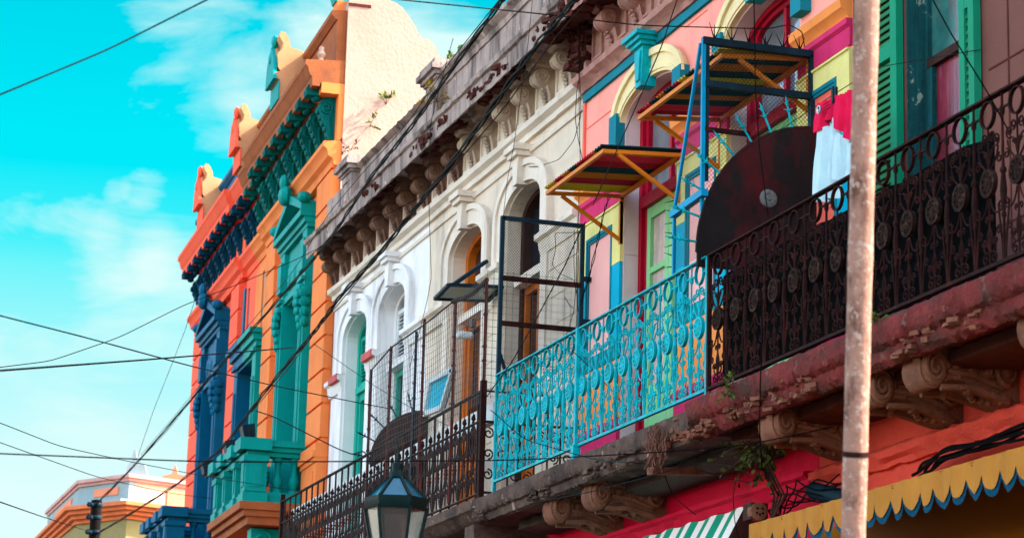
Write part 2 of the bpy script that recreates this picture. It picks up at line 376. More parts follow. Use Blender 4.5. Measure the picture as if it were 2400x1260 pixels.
# pier grooves (thin proud boards of coursed render)
mb = MB()
for i in range(0, len(edges), 2):
    x0, x1 = edges[i] + .08, edges[i + 1] - .08
    if x1 > GW: continue
    z = 5.0
    mb = MB(); mb.box(x0, x1, 0, .008, z, 7.08)
    while z < 7.0:
        mb.box(x0, x1, .001, .016, z, z + .245); z += .27
    mb.build('coursed_render', M['cream'], stone, world=True)
# string course + lower fillet
prof = [(0, 8.33), (.04, 8.33), (.05, 8.38), (.1, 8.41), (.11, 8.46), (.07, 8.48), (0, 8.48)]
MB().rough_prism(prof, GX0, GX1 + .02, 60, .002).build('string_course', M['creamtrim'], stone, world=True)
MB().prism([(0, 8.2), (.022, 8.2), (.03, 8.235), (0, 8.24)], 'x', GX0, GX1).build('fillet', M['creamtrim'], stone, world=True)
# frieze panels + corbels
CX = [20.72 + .605 * i for i in range(16)]
for x in CX[:-1]:
    mb = MB(); xa, xb = x + .16, x + .445
    for r in ((xa, xb, 8.55, 8.575), (xa, xb, 8.86, 8.885), (xa, xa + .025, 8.575, 8.86), (xb - .025, xb, 8.575, 8.86)): mb.box(r[0], r[1], 0, .02, r[2], r[3])
    mb.build('frieze_panel', M['creamtrim'], stone, world=True)
def corbel_mesh(w=.15, rnd=random):
    mb = MB(); h = w / 2
    # S-shaped side profile (y, z) measured from the string course top
    pr = [(0, .0), (.03, .0), (.05, .06), (.055, .13), (.075, .19), (.12, .205), (.18, .24), (.2, .29), (.18, .34), (.13, .36), (0, .365)]
    mb.prism(pr, 'x', -h, h)
    for s in (-1, 1):                                        # volutes with spiral relief
        mb.lathe((s * h, .125, .28), [(.02, -s * .01), (.074, -s * .01), (.078, s * .012), (.06, s * .014), (.02, s * .008)], 14, 'x')
        mb.tube([(s * (h + .014), p[0], p[2]) for p in spiral(.125, .28, .066, 1.7, PI / 2, 1, 18)], .011, 5)
        mb.tube([(s * h, .07, .2), (s * (h + .004), .045, .1), (s * h, .03, .01)], .014, 5)
    mb.prism([(0, .365), (.2, .365), (.225, .39), (.225, .44), (0, .44)], 'x', -h - .03, h + .03)
    mb.prism([(0, .44), (.25, .44), (.27, .492), (0, .492)], 'x', -h - .05, h + .05)
    for k in range(4): mb.box(-h - .02 + k * w * .33, -h + .012 + k * w * .33, .22, .236, .385, .436)
    for s in (-1, 1):
        for k in range(4): mb.box(s * (h + .03), s * (h + .042), .03 + .05 * k, .06 + .05 * k, .385, .436)
    for k in range(5): mb.ball((random.uniform(-.02, .02), .055 + .012 * k, .03 + .034 * k), .032, .026, .024, 6, 4, .2)
    return mb
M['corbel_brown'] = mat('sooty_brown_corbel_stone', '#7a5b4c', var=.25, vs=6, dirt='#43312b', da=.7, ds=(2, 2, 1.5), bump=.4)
cb = corbel_mesh().build('corbel', M['stone_corbel'], stone, (CX[0] - GX0, 0, 8.48))
for x in CX[1:]:
    if x > 24.3 and cb.name == 'corbel': cb = corbel_mesh().build('corbel', M['corbel_brown'], stone, (x - GX0, 0, 8.48)); cb['label'] = 'sooty brown corbel'
    else: dup(cb, (x - GX0, 0, 8.48)).pop('label', None)
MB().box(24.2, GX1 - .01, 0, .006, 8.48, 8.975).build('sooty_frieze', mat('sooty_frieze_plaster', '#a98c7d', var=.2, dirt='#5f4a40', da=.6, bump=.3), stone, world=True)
# cornice: soffit, fascia and cyma; weathered edge
prof = [(0, 8.975), (.33, 8.975), (.36, 8.93), (.385, 8.84), (.41, 8.83), (.42, 9.0), (.45, 9.01), (.46, 9.06), (.4, 9.08), (.28, 9.14), (0, 9.16)]
MB().rough_prism(prof, 19.75, GX1 - .05, 90, .004).build('cornice', M['stone'], stone, world=True)
# broken brickwork along the cornice lip
def chunks(x0, x1, n, zc, y0=.1, y1=.43, zr=.09, sc_=1):
    mb = MB()
    for k in range(n):
        x = random.uniform(x0, x1); y = random.uniform(y0, y1); z = zc + random.uniform(-zr, zr) * .6
        a, b, c = sc_ * random.uniform(.03, .09), sc_ * random.uniform(.02, .05), sc_ * random.uniform(.012, .03)
        o = len(mb.v); mb.box(-a, a, -b, b, -c, c)
        ro = Matrix.Rotation(random.uniform(-.5, .5), 3, 'Z') @ Matrix.Rotation(random.uniform(-.35, .35), 3, 'X')
        for i in range(o, len(mb.v)):
            mb.v[i] = tuple(ro @ (Vector(mb.v[i]) * random.uniform(.85, 1.15)) + Vector((x, y, z)))
    return mb
for x0, x1, n in ((21.5, 22.75, 150), (19.85, 20.6, 110), (23.5, 24.9, 130), (26.1, 26.9, 50)):
    chunks(x0, x1, n, 8.925, .2, .405, .07).build('exposed_brick', M['brick'], stone, world=True)['kind'] = 'stuff'
# parapet with piers and coping
MB().rough_prism([(-.25, 9.1), (.17, 9.1), (.17, 9.6), (-.25, 9.6)], 17.5, GX1 - .05, 80, .002).build('parapet', M['stone'], stone, world=True)
MB().rough_prism([(-.28, 9.6), (.19, 9.6), (.2, 9.66), (.26, 9.7), (.26, 9.74), (.2, 9.78), (-.28, 9.78)], 17.5, 24.45, 70, .004).build('coping', M['stone'], stone, world=True)
MB().rough_prism([(-.28, 9.6), (.18, 9.6), (.24, 9.64), (.2, 9.68), (-.28, 9.68)], 24.9, 28.1, 40, .004).build('coping', M['stone'], stone, world=True)
MB().rough_prism([(.17, 9.14), (.22, 9.14), (.24, 9.2), (.17, 9.24)], 17.5, GX1 - .05, 60, .003).build('plinth_moulding', M['stone'], stone, world=True)
for xc, zt in ((24.66, 9.86), (28.42, 9.78), (20.5, 9.86)):
    mb = MB(); mb.box(xc - .24, xc + .24, -.3, .27, 9.1, zt - .2)
    for e, z0, z1 in ((.02, -.2, -.17), (.05, -.17, -.12), (.09, -.12, -.06), (.06, -.06, 0)): mb.box(xc - .24 - e, xc + .24 + e, -.32, .27 + e, zt + z0, zt + z1)
    for r in ((-.15, .15, 9.2, 9.22), (-.15, .15, zt - .3, zt - .28), (-.15, -.13, 9.22, zt - .3), (.13, .15, 9.22, zt - .3)): mb.box(xc + r[0], xc + r[1], .27, .285, r[2], r[3])
    mb.build('parapet_pier', M['stone'], stone, world=True)
# doors in the arches
def louvre(mb, x0, x1, z0, z1, y, st=.045, pitch=.045):
    mb.box(x0, x0 + st, y, y + .04, z0, z1); mb.box(x1 - st, x1, y, y + .04, z0, z1)
    mb.box(x0 + st, x1 - st, y, y + .04, z0, z0 + st); mb.box(x0 + st, x1 - st, y, y + .04, z1 - st, z1)
    z = z0 + st
    while z < z1 - st - pitch * .5:
        mb.quad((x0 + st, y + .004, z + pitch * .9), (x1 - st, y + .004, z + pitch * .9), (x1 - st, y + .034, z + pitch * .1), (x0 + st, y + .034, z + pitch * .1)); z += pitch
def arch_door(xc, a, fr, leaf_m, glass_m, top, low):
    d = MB(); arch_band(d, xc, a - .09, RISE - .05, SP, a + .02, RISE + .01, SP, -.24, -.14, leg=SILL); d.box(xc - a + .05, xc + a - .05, -.23, -.12, 7.02, 7.1)
    fo = d.build('door', fr, stone, world=True)
    mb = MB()
    if top == 'louvre':
        for s in (-1, 1):
            x0, x1 = (xc - a + .08, xc - .01) if s < 0 else (xc + .01, xc + a - .08)
            louvre(mb, x0, x1, 7.1, 7.72, -.2)
    else:
        mb.box(xc - .03, xc + .03, -.21, -.16, 7.1, 7.86)
    mb.build('louvre' if top == 'louvre' else 'mullion', leaf_m, fo, world=True)
    arch_fill(MB(), xc, a - .02, 7.05, SP, RISE - .02, -.225).build('pane', glass_m, fo, world=True)
    for s in (-1, 1):
        x0, x1 = (xc - a + .08, xc - .005) if s < 0 else (xc + .005, xc + a - .08)
        mb = MB(); mb.box(x0, x0 + .07, -.21, -.165, SILL, 7.02); mb.box(x1 - .07, x1, -.21, -.165, SILL, 7.02)
        for z0, z1 in ((SILL, 4.85), (5.45, 5.53), (6.93, 7.02)): mb.box(x0 + .07, x1 - .07, -.21, -.165, z0, z1)
        mb.quad((x0 + .06, -.2, SILL), (x1 - .06, -.2, SILL), (x1 - .06, -.2, 5.5), (x0 + .06, -.2, 5.5)); 
        lo_ = mb.build('door_leaf', low if isinstance(low, bpy.types.Material) else low[(s + 1) // 2], fo, world=True)
    MB().quad((xc - a, -.215, SILL), (xc + a, -.215, SILL), (xc + a, -.215, 7.04), (xc - a, -.215, 7.04)).build('lower_pane', glass_m if glass_m != M['tealdoor'] else M['tealdoor'], fo, world=True)
arch_door(28.6, .57, M['tealdoor'], M['tealdoor'], M['tealdoor'], 'louvre', M['tealdoor'])
arch_door(26.88, .57, M['white'], M['whitemetal'], M['glassd'], 'louvre', M['tealdoor'])
arch_door(23.95, .59, M['wood'], M['darkwood'], M['glassd'], 'mull', (M['glassg'], M['wood']))
arch_door(22.05, .57, M['darkwood'], M['darkwood'], M['glassd'], 'mull', (M['tealdoor'], M['wood']))
for xc in (26.88, 23.95, 22.05):
    MB().box(xc - .5, xc + .5, -.16, -.05, 7.0, 7.08).build('transom_sill', M['white'] if xc > GW else M['creamtrim'], stone, world=True)
# pulled-out surround of pier strips below the band
mb = MB()
for xc, a in ARCH:
    for s in (-1, 1):
        x = xc + s * (a + .12); MB().box(x - .09, x + .09, 0, .035, SILL, 7.08).build('jamb_strip', M['creamtrim'] if xc < GW else M['white'], stone, world=True)
# balcony slab and its brackets
bs_ = MB().rough_prism([(0, 4.42), (.8, 4.42), (.86, 4.45), (.9, 4.5), (.94, 4.52), (.95, 4.6), (.9, 4.62), (0, 4.62)], 20.3, 28.62, 160, .0025).build('balcony_slab', M['slab'], stone, world=True)
for xc in (20.75, 22.9, 25.3, 27.4):
    pts = [(0, 4.42), (0, 3.5)] + [(.05 + .8 * math.sin(t * PI / 2 / 8), 3.5 + .82 * (1 - math.cos(t * PI / 2 / 8))) for t in range(9)] + [(.85, 4.42)]
    MB().prism(pts, 'x', xc - .14, xc + .14).build('bracket', M['slab'], bs_, world=True)
MB().box(GX0 + .02, GX1 - .02, 0, .012, 0, 4.2).build('ground_floor_wall', M['darkwood'], stone, world=True)
MB().box(GX0 + .02, GX1 - .02, 0.012, .1, 3.9, 4.05).build('shop_cornice', M['slab'], stone, world=True)

# =================================================================== PINK HOUSE (x 14.75 .. 20.36)
PX0, PX1 = 14.75, 20.36
pinkh = thing('pink_house', 'salmon pink house with butter yellow arches, turquoise keystone and striped colour bands', 'house', (PX0, 0, 0))
PA = [(18.63, .65), (16.28, .65)]
PSP, PR = 7.78, .2
arch_wall(MB(), PX0, PX1 - .004, 4.3, 8.98, 0, -.17, [(x, a, 4.6, PSP, PR) for x, a in PA]).build('wall', M['pink'], pinkh, world=True)
mb = MB(); mb.box(PX0, PX1 - .01, -9, -.4, 0, 9.0); mb.build('rear_block', M['interior'], pinkh, world=True)
MB().box(PX0, PX1, -.1, .26, 0, 4.36).build('ground_floor_wall', M['redwall'], pinkh, world=True)
for xc, a in PA:
    mb = MB(); arch_band(mb, xc, a + .004, PR + .004, PSP, a + .16, PR + .18, PSP + .03, 0, .05)
    arch_band(mb, xc, a + .12, PR + .14, PSP + .03, a + .2, PR + .2, PSP + .03, .05, .075)
    arch_band(mb, xc, a + .03, PR + .03, PSP, a + .06, PR + .07, PSP, .05, .06)
    mb.build('archivolt', M['butter'], pinkh, world=True)
    mb = MB(); arch_band(mb, xc, a - .012, PR - .012, PSP, a - .0005, PR - .0005, PSP, -.168, -.001, leg=6.62); mb.build('reveal_lining', M['lilac'], pinkh, world=True)
    mb = MB(); arch_band(mb, xc, a - .012, 0, 4.62, a - .0005, 0, 4.62, -.168, -.001, n=2)
    for s in (-1, 1): mb.box(xc + s * (a - .006) - .005, xc + s * (a - .006) + .005, -.168, -.001, 4.6, 6.615)
    mb.build('reveal_lining', M['lilac'], pinkh, world=True)
    mb = MB(); mb.prism([(xc - .07, 7.9), (xc + .07, 7.9), (xc + .1, 8.24), (xc - .1, 8.24)], 'y', 0, .13)
    mb.prism([(xc - .04, 7.95), (xc + .04, 7.95), (xc + .065, 8.2), (xc - .065, 8.2)], 'y', .13, .145)
    for e, z in ((.02, 8.24), (.05, 8.275), (.08, 8.31)): mb.box(xc - .11 - e, xc + .11 + e, 0, .14 + e, z, z + .036)
    mb.build('keystone', M['turq'], pinkh, world=True)
    for s in (-1, 1):
        x = xc + s * (a + .1)
        mb = MB(); mb.box(x - .09, x + .09, 0, .085, 7.56, 7.86); mb.build('impost_block', M['frameteal'], pinkh, world=True)
# piers: colour bands, bordered panels
def pier(x0, x1, panel):
    e = .002
    prof = [(0, 7.29), (.03, 7.29), (.05, 7.33), (.09, 7.36), (.1, 7.42), (0, 7.43)]
    MB().prism(prof, 'x', x0, x1).build('orange_moulding', M['orangeband'], pinkh, world=True)
    mb = MB(); mb.box(x0, x1, 0, .025, 7.1, 7.29); mb.prism([(.025, 7.23), (.05, 7.25), (.05, 7.29), (.025, 7.29)], 'x', x0, x1); mb.build('magenta_band', M['magenta'], pinkh, world=True)
    w = min(.2, (x1 - x0) * .25)
    mb = MB(); mb.box(x0, x1, 0, .03, 6.93, 7.08); mb.prism([(.03, 7.06), (.045, 7.065), (.045, 7.08), (.03, 7.08)], 'x', x0, x1)
    mb.box(x0, x0 + w, 0, .03, 6.56, 6.93); mb.box(x1 - w, x1, 0, .03, 6.56, 6.93); mb.build('yellow_band', M['yellow'], pinkh, world=True)
    MB().box(x0, x0 + w, 0, .03, 5.85, 6.556).build('turquoise_band', M['turqflat'], pinkh, world=True)
    MB().box(x1 - w, x1, 0, .03, 5.85, 6.556).build('turquoise_band', M['turqflat'], pinkh, world=True)
    mb = MB()
    for a, b in ((.055, .028), (.03, .036)):
        mb.box(x0 + w, x1 - w, 0, b, 6.93 - a, 6.93 - .001); mb.box(x0 + w + .001, x0 + w + a, 0, b, 5.85, 6.93 - a); mb.box(x1 - w - a, x1 - w - .001, 0, b, 5.85, 6.93 - a)
    mb.box(x0, x1, 0, .034, 5.72, 5.848); mb.build('teal_border', M['frameteal'], pinkh, world=True)
    MB().box(x0 + w + .05, x1 - w - .05, 0, .014, 5.85, 6.88).build('wall_panel', panel, pinkh, world=True)
    MB().box(x0, x1, 0, .03, 5.22, 5.718).build('orange_dado', M['orangeband'], pinkh, world=True)
    mb = MB(); mb.box(x0, x1, 0, .035, 4.6, 5.15); mb.prism([(0, 5.15), (.05, 5.15), (.06, 5.19), (.03, 5.218), (0, 5.218)], 'x', x0, x1); mb.build('magenta_base', M['magenta'], pinkh, world=True)
pier(19.285, 20.352, M['palepink']); pier(16.935, 17.975, M['palepink']); pier(PX0 + .005, 15.625, M['coralwall'])
# scored lines in the render
for x0, x1, z in ((19.45, 20.3, 7.99), (17.42, 17.9, 8.2), (14.8, 15.4, 8.0)): MB().box(x0, x1, 0, .004, z, z + .012).build('scored_line', M['coralwall'], pinkh, world=True)
MB().box(PX1 - .05, PX1 - .006, 0, .02, 6.4, 8.25).build('corner_strip', M['coralwall'], pinkh, world=True)
# string course, teal line, frieze
MB().rough_prism([(0, 8.33), (.05, 8.33), (.07, 8.38), (.13, 8.41), (.14, 8.46), (.08, 8.49), (0, 8.49)], PX0, PX1 - .01, 50, .003).build('string_course', M['pinkfrieze'], pinkh, world=True)
MB().box(PX0, PX1 - .02, 0, .03, 8.25, 8.327).build('teal_line', M['frameteal'], pinkh, world=True)
MB().box(PX0, PX1 - .012, 0, .02, 8.49, 8.975).build('frieze', M['pinkfrieze'], pinkh, world=True)
for i in range(9):
    x = 19.95 - .62 * i; mb = MB()
    for r in ((x - .13, x + .13, 8.56, 8.585), (x - .13, x + .13, 8.86, 8.885), (x - .13, x - .105, 8.585, 8.86), (x + .105, x + .13, 8.585, 8.86)): mb.box(r[0], r[1], .02, .045, r[2], r[3])
    mb.build('frieze_panel', M['pinkfrieze'], pinkh, world=True); MB().box(x + .2, x + .27, .02, .07, 8.49, 8.975).build('frieze_pilaster', M['pinkfrieze'], pinkh, world=True)
for i in range(1, 8): cq = corbel_mesh(.18).build('corbel', M['pinkfrieze'], pinkh, (20.12 - .62 * i - PX0, 0, 8.48)) if i == 1 else dup(cq, (20.12 - .62 * i - PX0, 0, 8.48))
MB().rough_prism([(0, 8.98), (.34, 8.98), (.37, 8.85), (.41, 8.84), (.43, 9.02), (.28, 9.12), (0, 9.14)], PX0, 19.74, 50, .012).build('cornice', M['pinkfrieze'], pinkh, world=True)
chunks(19.0, 19.9, 150, 8.92, .05, .41, .1).build('exposed_brick', M['brick'], pinkh, world=True)['kind'] = 'stuff'
chunks(20.15, 20.45, 70, 8.75, .02, .14, .3).build('exposed_brick', M['brick'], pinkh, world=True)['kind'] = 'stuff'
# arched double doors
for xc, a in PA:
    mb = MB(); arch_band(mb, xc, a - .08, PR - .06, PSP, a + .01, PR, PSP, -.2, -.13, leg=4.6)
    arch_band(mb, xc, a - .14, PR - .1, PSP, a - .08, PR - .06, PSP, -.21, -.16, leg=4.6)
    mb.box(xc - a + .1, xc + a - .1, -.21, -.11, 7.0, 7.1)
    dr = mb.build('door', M['red'], pinkh, world=True)
    arch_fill(MB(), xc, a - .1, 7.08, PSP, PR - .09, -.2).build('fanlight_pane', M['glassg'], dr, world=True)
    MB().box(xc - .025, xc + .025, -.2, -.165, 7.1, 7.9).build('mullion', M['red'], dr, world=True)
    mb = MB()
    for s in (-1, 1):
        x0, x1 = (xc - a + .14, xc - .004) if s < 0 else (xc + .004, xc + a - .14)
        mb.box(x0, x0 + .08, -.215, -.16, 4.6, 7.0); mb.box(x1 - .08, x1, -.215, -.16, 4.6, 7.0)
        for z0, z1 in ((4.6, 5.35), (5.36, 5.46), (6.42, 6.47), (6.9, 7.0)): mb.box(x0 + .08, x1 - .08, -.212, -.162, z0, z1)
        lf = mb.build('door_leaf', M['green'], dr, world=True); mb = MB()
        MB().quad((x0 + .07, -.19, 5.4), (x1 - .07, -.19, 5.4), (x1 - .07, -.19, 6.95), (x0 + .07, -.19, 6.95)).build('pane', M['curtainpale'], dr, world=True)
# balcony slab + consoles
ps_ = MB().rough_prism([(0, 4.42), (.84, 4.4), (.86, 4.38), (.9, 4.36), (.94, 4.37), (.95, 4.43), (.985, 4.44), (1.0, 4.47), (1.0, 4.56), (.96, 4.58), (0, 4.59)], 15.22, 20.18, 160, .0035).build('balcony_slab', M['slab'], pinkh, world=True)
MB().rough_prism([(0, 4.415), (.6, 4.395), (.6, 4.33), (.5, 4.3), (0, 4.33)], 15.3, 20.1, 90, .004).build('slab_underside', M['undergrey'], ps_, world=True)
def console_mesh():
    mb = MB(); w = .11
    pr = [(0, .34), (.86, .34), (.88, .28), (.83, .25), (.84, .2), (.8, .1), (.7, .055), (.6, .1), (.5, .1), (.3, .04), (.12, -.02), (0, -.02)]
    mb.prism(pr, 'x', -w, w)
    for s in (-1, 1):
        mb.lathe((s * w, .73, .16), [(.105, 0), (.11, s * .012), (.09, s * .03), (.06, s * .02)], 16, 'x')
        mb.tube([(s * (w + .025), p[0], p[2]) for p in spiral(.73, .16, .09, 1.8, PI * .6, -1, 20)], .016, 5)
        mb.lathe((s * w, .12, .17), [(.095, 0), (.1, s * .016), (.075, s * .03), (.06, s * .012), (.045, s * .014), (.04, s * .035), (.012, s * .045)], 14, 'x')
        mb.tube([(s * (w + .008), .68, .05), (s * (w + .012), .45, .06), (s * (w + .01), .1, .0)], .022, 5)
        mb.tube([(s * (w + .008), .62, .14), (s * (w + .012), .42, .13), (s * (w + .01), .16, .07)], .018, 5)
        for k in range(4):
            mb.tube([(s * (w + .006), .2, .24), (s * (w + .014), .28 + .05 * k, .27 - .012 * k), (s * (w + .006), .36 + .08 * k, .31 - .03 * k)], .013, 5)
    for k in range(10): mb.ball((random.uniform(-w, w), .84 + random.uniform(-.03, .02), .22 + random.uniform(-.03, .09)), .035, .03, .03, 6, 4, .2)
    mb.lathe((0, .73, .16), [(.02, -w), (.118, -w), (.118, w), (.02, w)], 16, 'x')
    for s in (-1, 1):
        for k in range(14): mb.ball((s * (w + .004), .18 + .46 * (k / 14), .2 + .06 * math.sin(k * 1.7) - .01 * (k % 3)), .016, .034, .03, 6, 4, .25)
    for k in range(10): mb.ball((random.uniform(-w, w), .1 + .05 * k, .0 + .006 * k), .03, .035, .025, 6, 4, .3)
    mb.v = [(p[0], .26 + p[1] * .72, p[2]) for p in mb.v]
    return mb
co = console_mesh().build('console', M['console'], pinkh, (18.55 - PX0, 0, 4.15))
dup(co, (17.62 - PX0, 0, 4.15))
prof = [(.2, 3.98), (.29, 3.98), (.3, 4.02), (.33, 4.04), (.34, 4.09), (.37, 4.11), (.37, 4.14), (.2, 4.16)]
MB().rough_prism(prof, PX0, PX1 - .03, 50, .003).build('shop_cornice', M['redwall'], pinkh, world=True)
MB().bar((16.2, .3, 4.33), (16.05, .95, 4.27), .07, .05).build('timber_stub', M['console'], pinkh, world=True)

# =================================================================== BROWN-PINK HOUSE NEAREST (x 7.6 .. 14.75)
RX0, RX1 = 8.2, 14.746
redh = thing('brown_pink_house', 'brownish pink house nearest the camera with green louvred shutters and crumbling balcony', 'house', (RX0, 0, 0))
mb = MB()
for r in ((RX0, 13.14, 4.3, 9.0), (13.96, RX1, 4.3, 9.0), (13.14, 13.96, 7.9, 9.0)): mb.quad((r[0], 0, r[2]), (r[1], 0, r[2]), (r[1], 0, r[3]), (r[0], 0, r[3]))
for x in (13.14, 13.96): mb.quad((x, 0, 4.6), (x, -.3, 4.6), (x, -.3, 7.9), (x, 0, 7.9))
mb.quad((13.14, 0, 7.9), (13.96, 0, 7.9), (13.96, -.3, 7.9), (13.14, -.3, 7.9))
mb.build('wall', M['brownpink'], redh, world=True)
MB().box(RX0, RX1 - .004, -9, -.4, 0, 9.0).build('rear_block', M['interior'], redh, world=True)
MB().box(RX0, RX1 - .002, -.1, .258, 0, 4.38).build('ground_floor_wall', M['coralpeel'], redh, world=True)
mb = MB()
for z in (5.35, 6.35, 7.1, 8.1): mb.box(RX0, 12.85, 0, .005, z, z + .012)
for x in (12.6, 12.25, 11.6, 11.2): mb.box(x, x + .012, 0, .006, 5.2, 9)
mb.build('render_joints', M['under'], redh, world=True)
# shutters folded open against the wall
for x0, x1 in ((13.98, 14.5), (12.93, 13.12)):
    mb = MB(); st = .09 if x1 - x0 > .3 else .07
    mb.box(x0, x0 + st, .01, .06, 4.65, 7.9); mb.box(x1 - st, x1, .01, .06, 4.65, 7.9)
    for z0, z1 in ((4.65, 4.85), (5.72, 5.8), (6.8, 6.9), (7.8, 7.9)): mb.box(x0 + st, x1 - st, .012, .058, z0, z1)
    so = mb.build('shutter', M['shutterb'], redh, world=True)
    for z0, z1 in ((4.85, 5.72), (5.8, 6.8), (6.9, 7.8)):
        mb = MB(); z = z0
        while z < z1 - .03:
            mb.prism([(.02, z + .05), (.024, z + .056), (.052, z + .008), (.048, z)], 'x', x0 + st, x1 - st); z += .052
        mb.build('slats', M['shutter'], so, world=True)
mb = MB(); mb.box(13.945, 13.958, -.3, -.004, 4.6, 7.9); mb.box(13.9, 13.945, -.2, -.13, 4.6, 7.9); mb.box(13.93, 13.945, -.13, -.07, 4.6, 7.9); mb.box(13.142, 13.18, -.2, -.12, 4.6, 7.9)
wn = mb.build('window', M['wornteal'], redh, world=True)
MB().box(13.18, 13.9, -.17, -.12, 6.69, 6.75).build('glazing_bar', M['darkwood'], wn, world=True)
MB().box(13.84, 13.9, -.17, -.125, 4.6, 6.69).build('sash', M['wornteal'], wn, world=True)
MB().quad((13.16, -.16, 4.6), (13.9, -.16, 4.6), (13.9, -.16, 6.7), (13.16, -.16, 6.7)).build('lower_pane', M['curtain'], wn, world=True)
MB().quad((13.16, -.16, 6.7), (13.9, -.16, 6.7), (13.9, -.16, 7.9), (13.16, -.16, 7.9)).build('upper_pane', glass('teal_pane_with_red_cloth', '#2f6f6a', .15) if False else mat('teal_cloth_behind_glass', '#2f6863', var=.4, vs=4, dirt='#7a3a3f', da=.7, ds=(3, 3, 1), dth=.5, rough=.2, bump=.03, spec=.5), wn, world=True)
rs_ = MB().rough_prism([(0, 4.45), (.84, 4.43), (.86, 4.38), (.91, 4.37), (.95, 4.4), (.96, 4.46), (1.0, 4.48), (1.02, 4.52), (1.02, 4.6), (.97, 4.63), (0, 4.63)], RX0, 15.21, 260, .005).build('balcony_slab', M['slabpink'], redh, world=True)
MB().rough_prism([(0, 4.44), (.7, 4.42), (.7, 4.35), (.55, 4.33), (0, 4.36)], RX0, 15.2, 120, .004).build('slab_underside', M['under'], rs_, world=True)
for i, x in enumerate((14.22, 12.86, 12.2, 10.9)): cr = console_mesh().build('console', M['console'], redh, (x - RX0, 0, 4.17)) if i == 0 else dup(cr, (x - RX0, 0, 4.17))
for x0, x1, n in ((14.8, 15.7, 90), (16.3, 17.3, 50), (19.9, 20.2, 50), (18.0, 18.7, 40), (13.2, 14.6, 60), (11.2, 12.2, 40)):
    mb = chunks(x0, x1, int(n * .8), 4.45, .95, .99, .13, .55); mb.build('broken_edge', M['slab'] if x0 > 16 else mat('crumbled_plaster_rubble', '#7f503f', var=.35, vs=20, dirt='#5b3a30', da=.6, ds=(8, 8, 8), bump=.6), pinkh if x0 > 14.7 else redh, world=True)['kind'] = 'stuff'
MB().rough_prism([(.2, 4.02), (.29, 4.02), (.3, 4.05), (.34, 4.08), (.35, 4.12), (.31, 4.15), (.2, 4.16)], RX0, RX1, 80, .006).build('shop_cornice', M['coralpeel'], redh, world=True)
MB().box(RX0, 14.7, .25, .31, 3.0, 3.74).build('painted_fascia', M['scallopin'], redh, world=True)

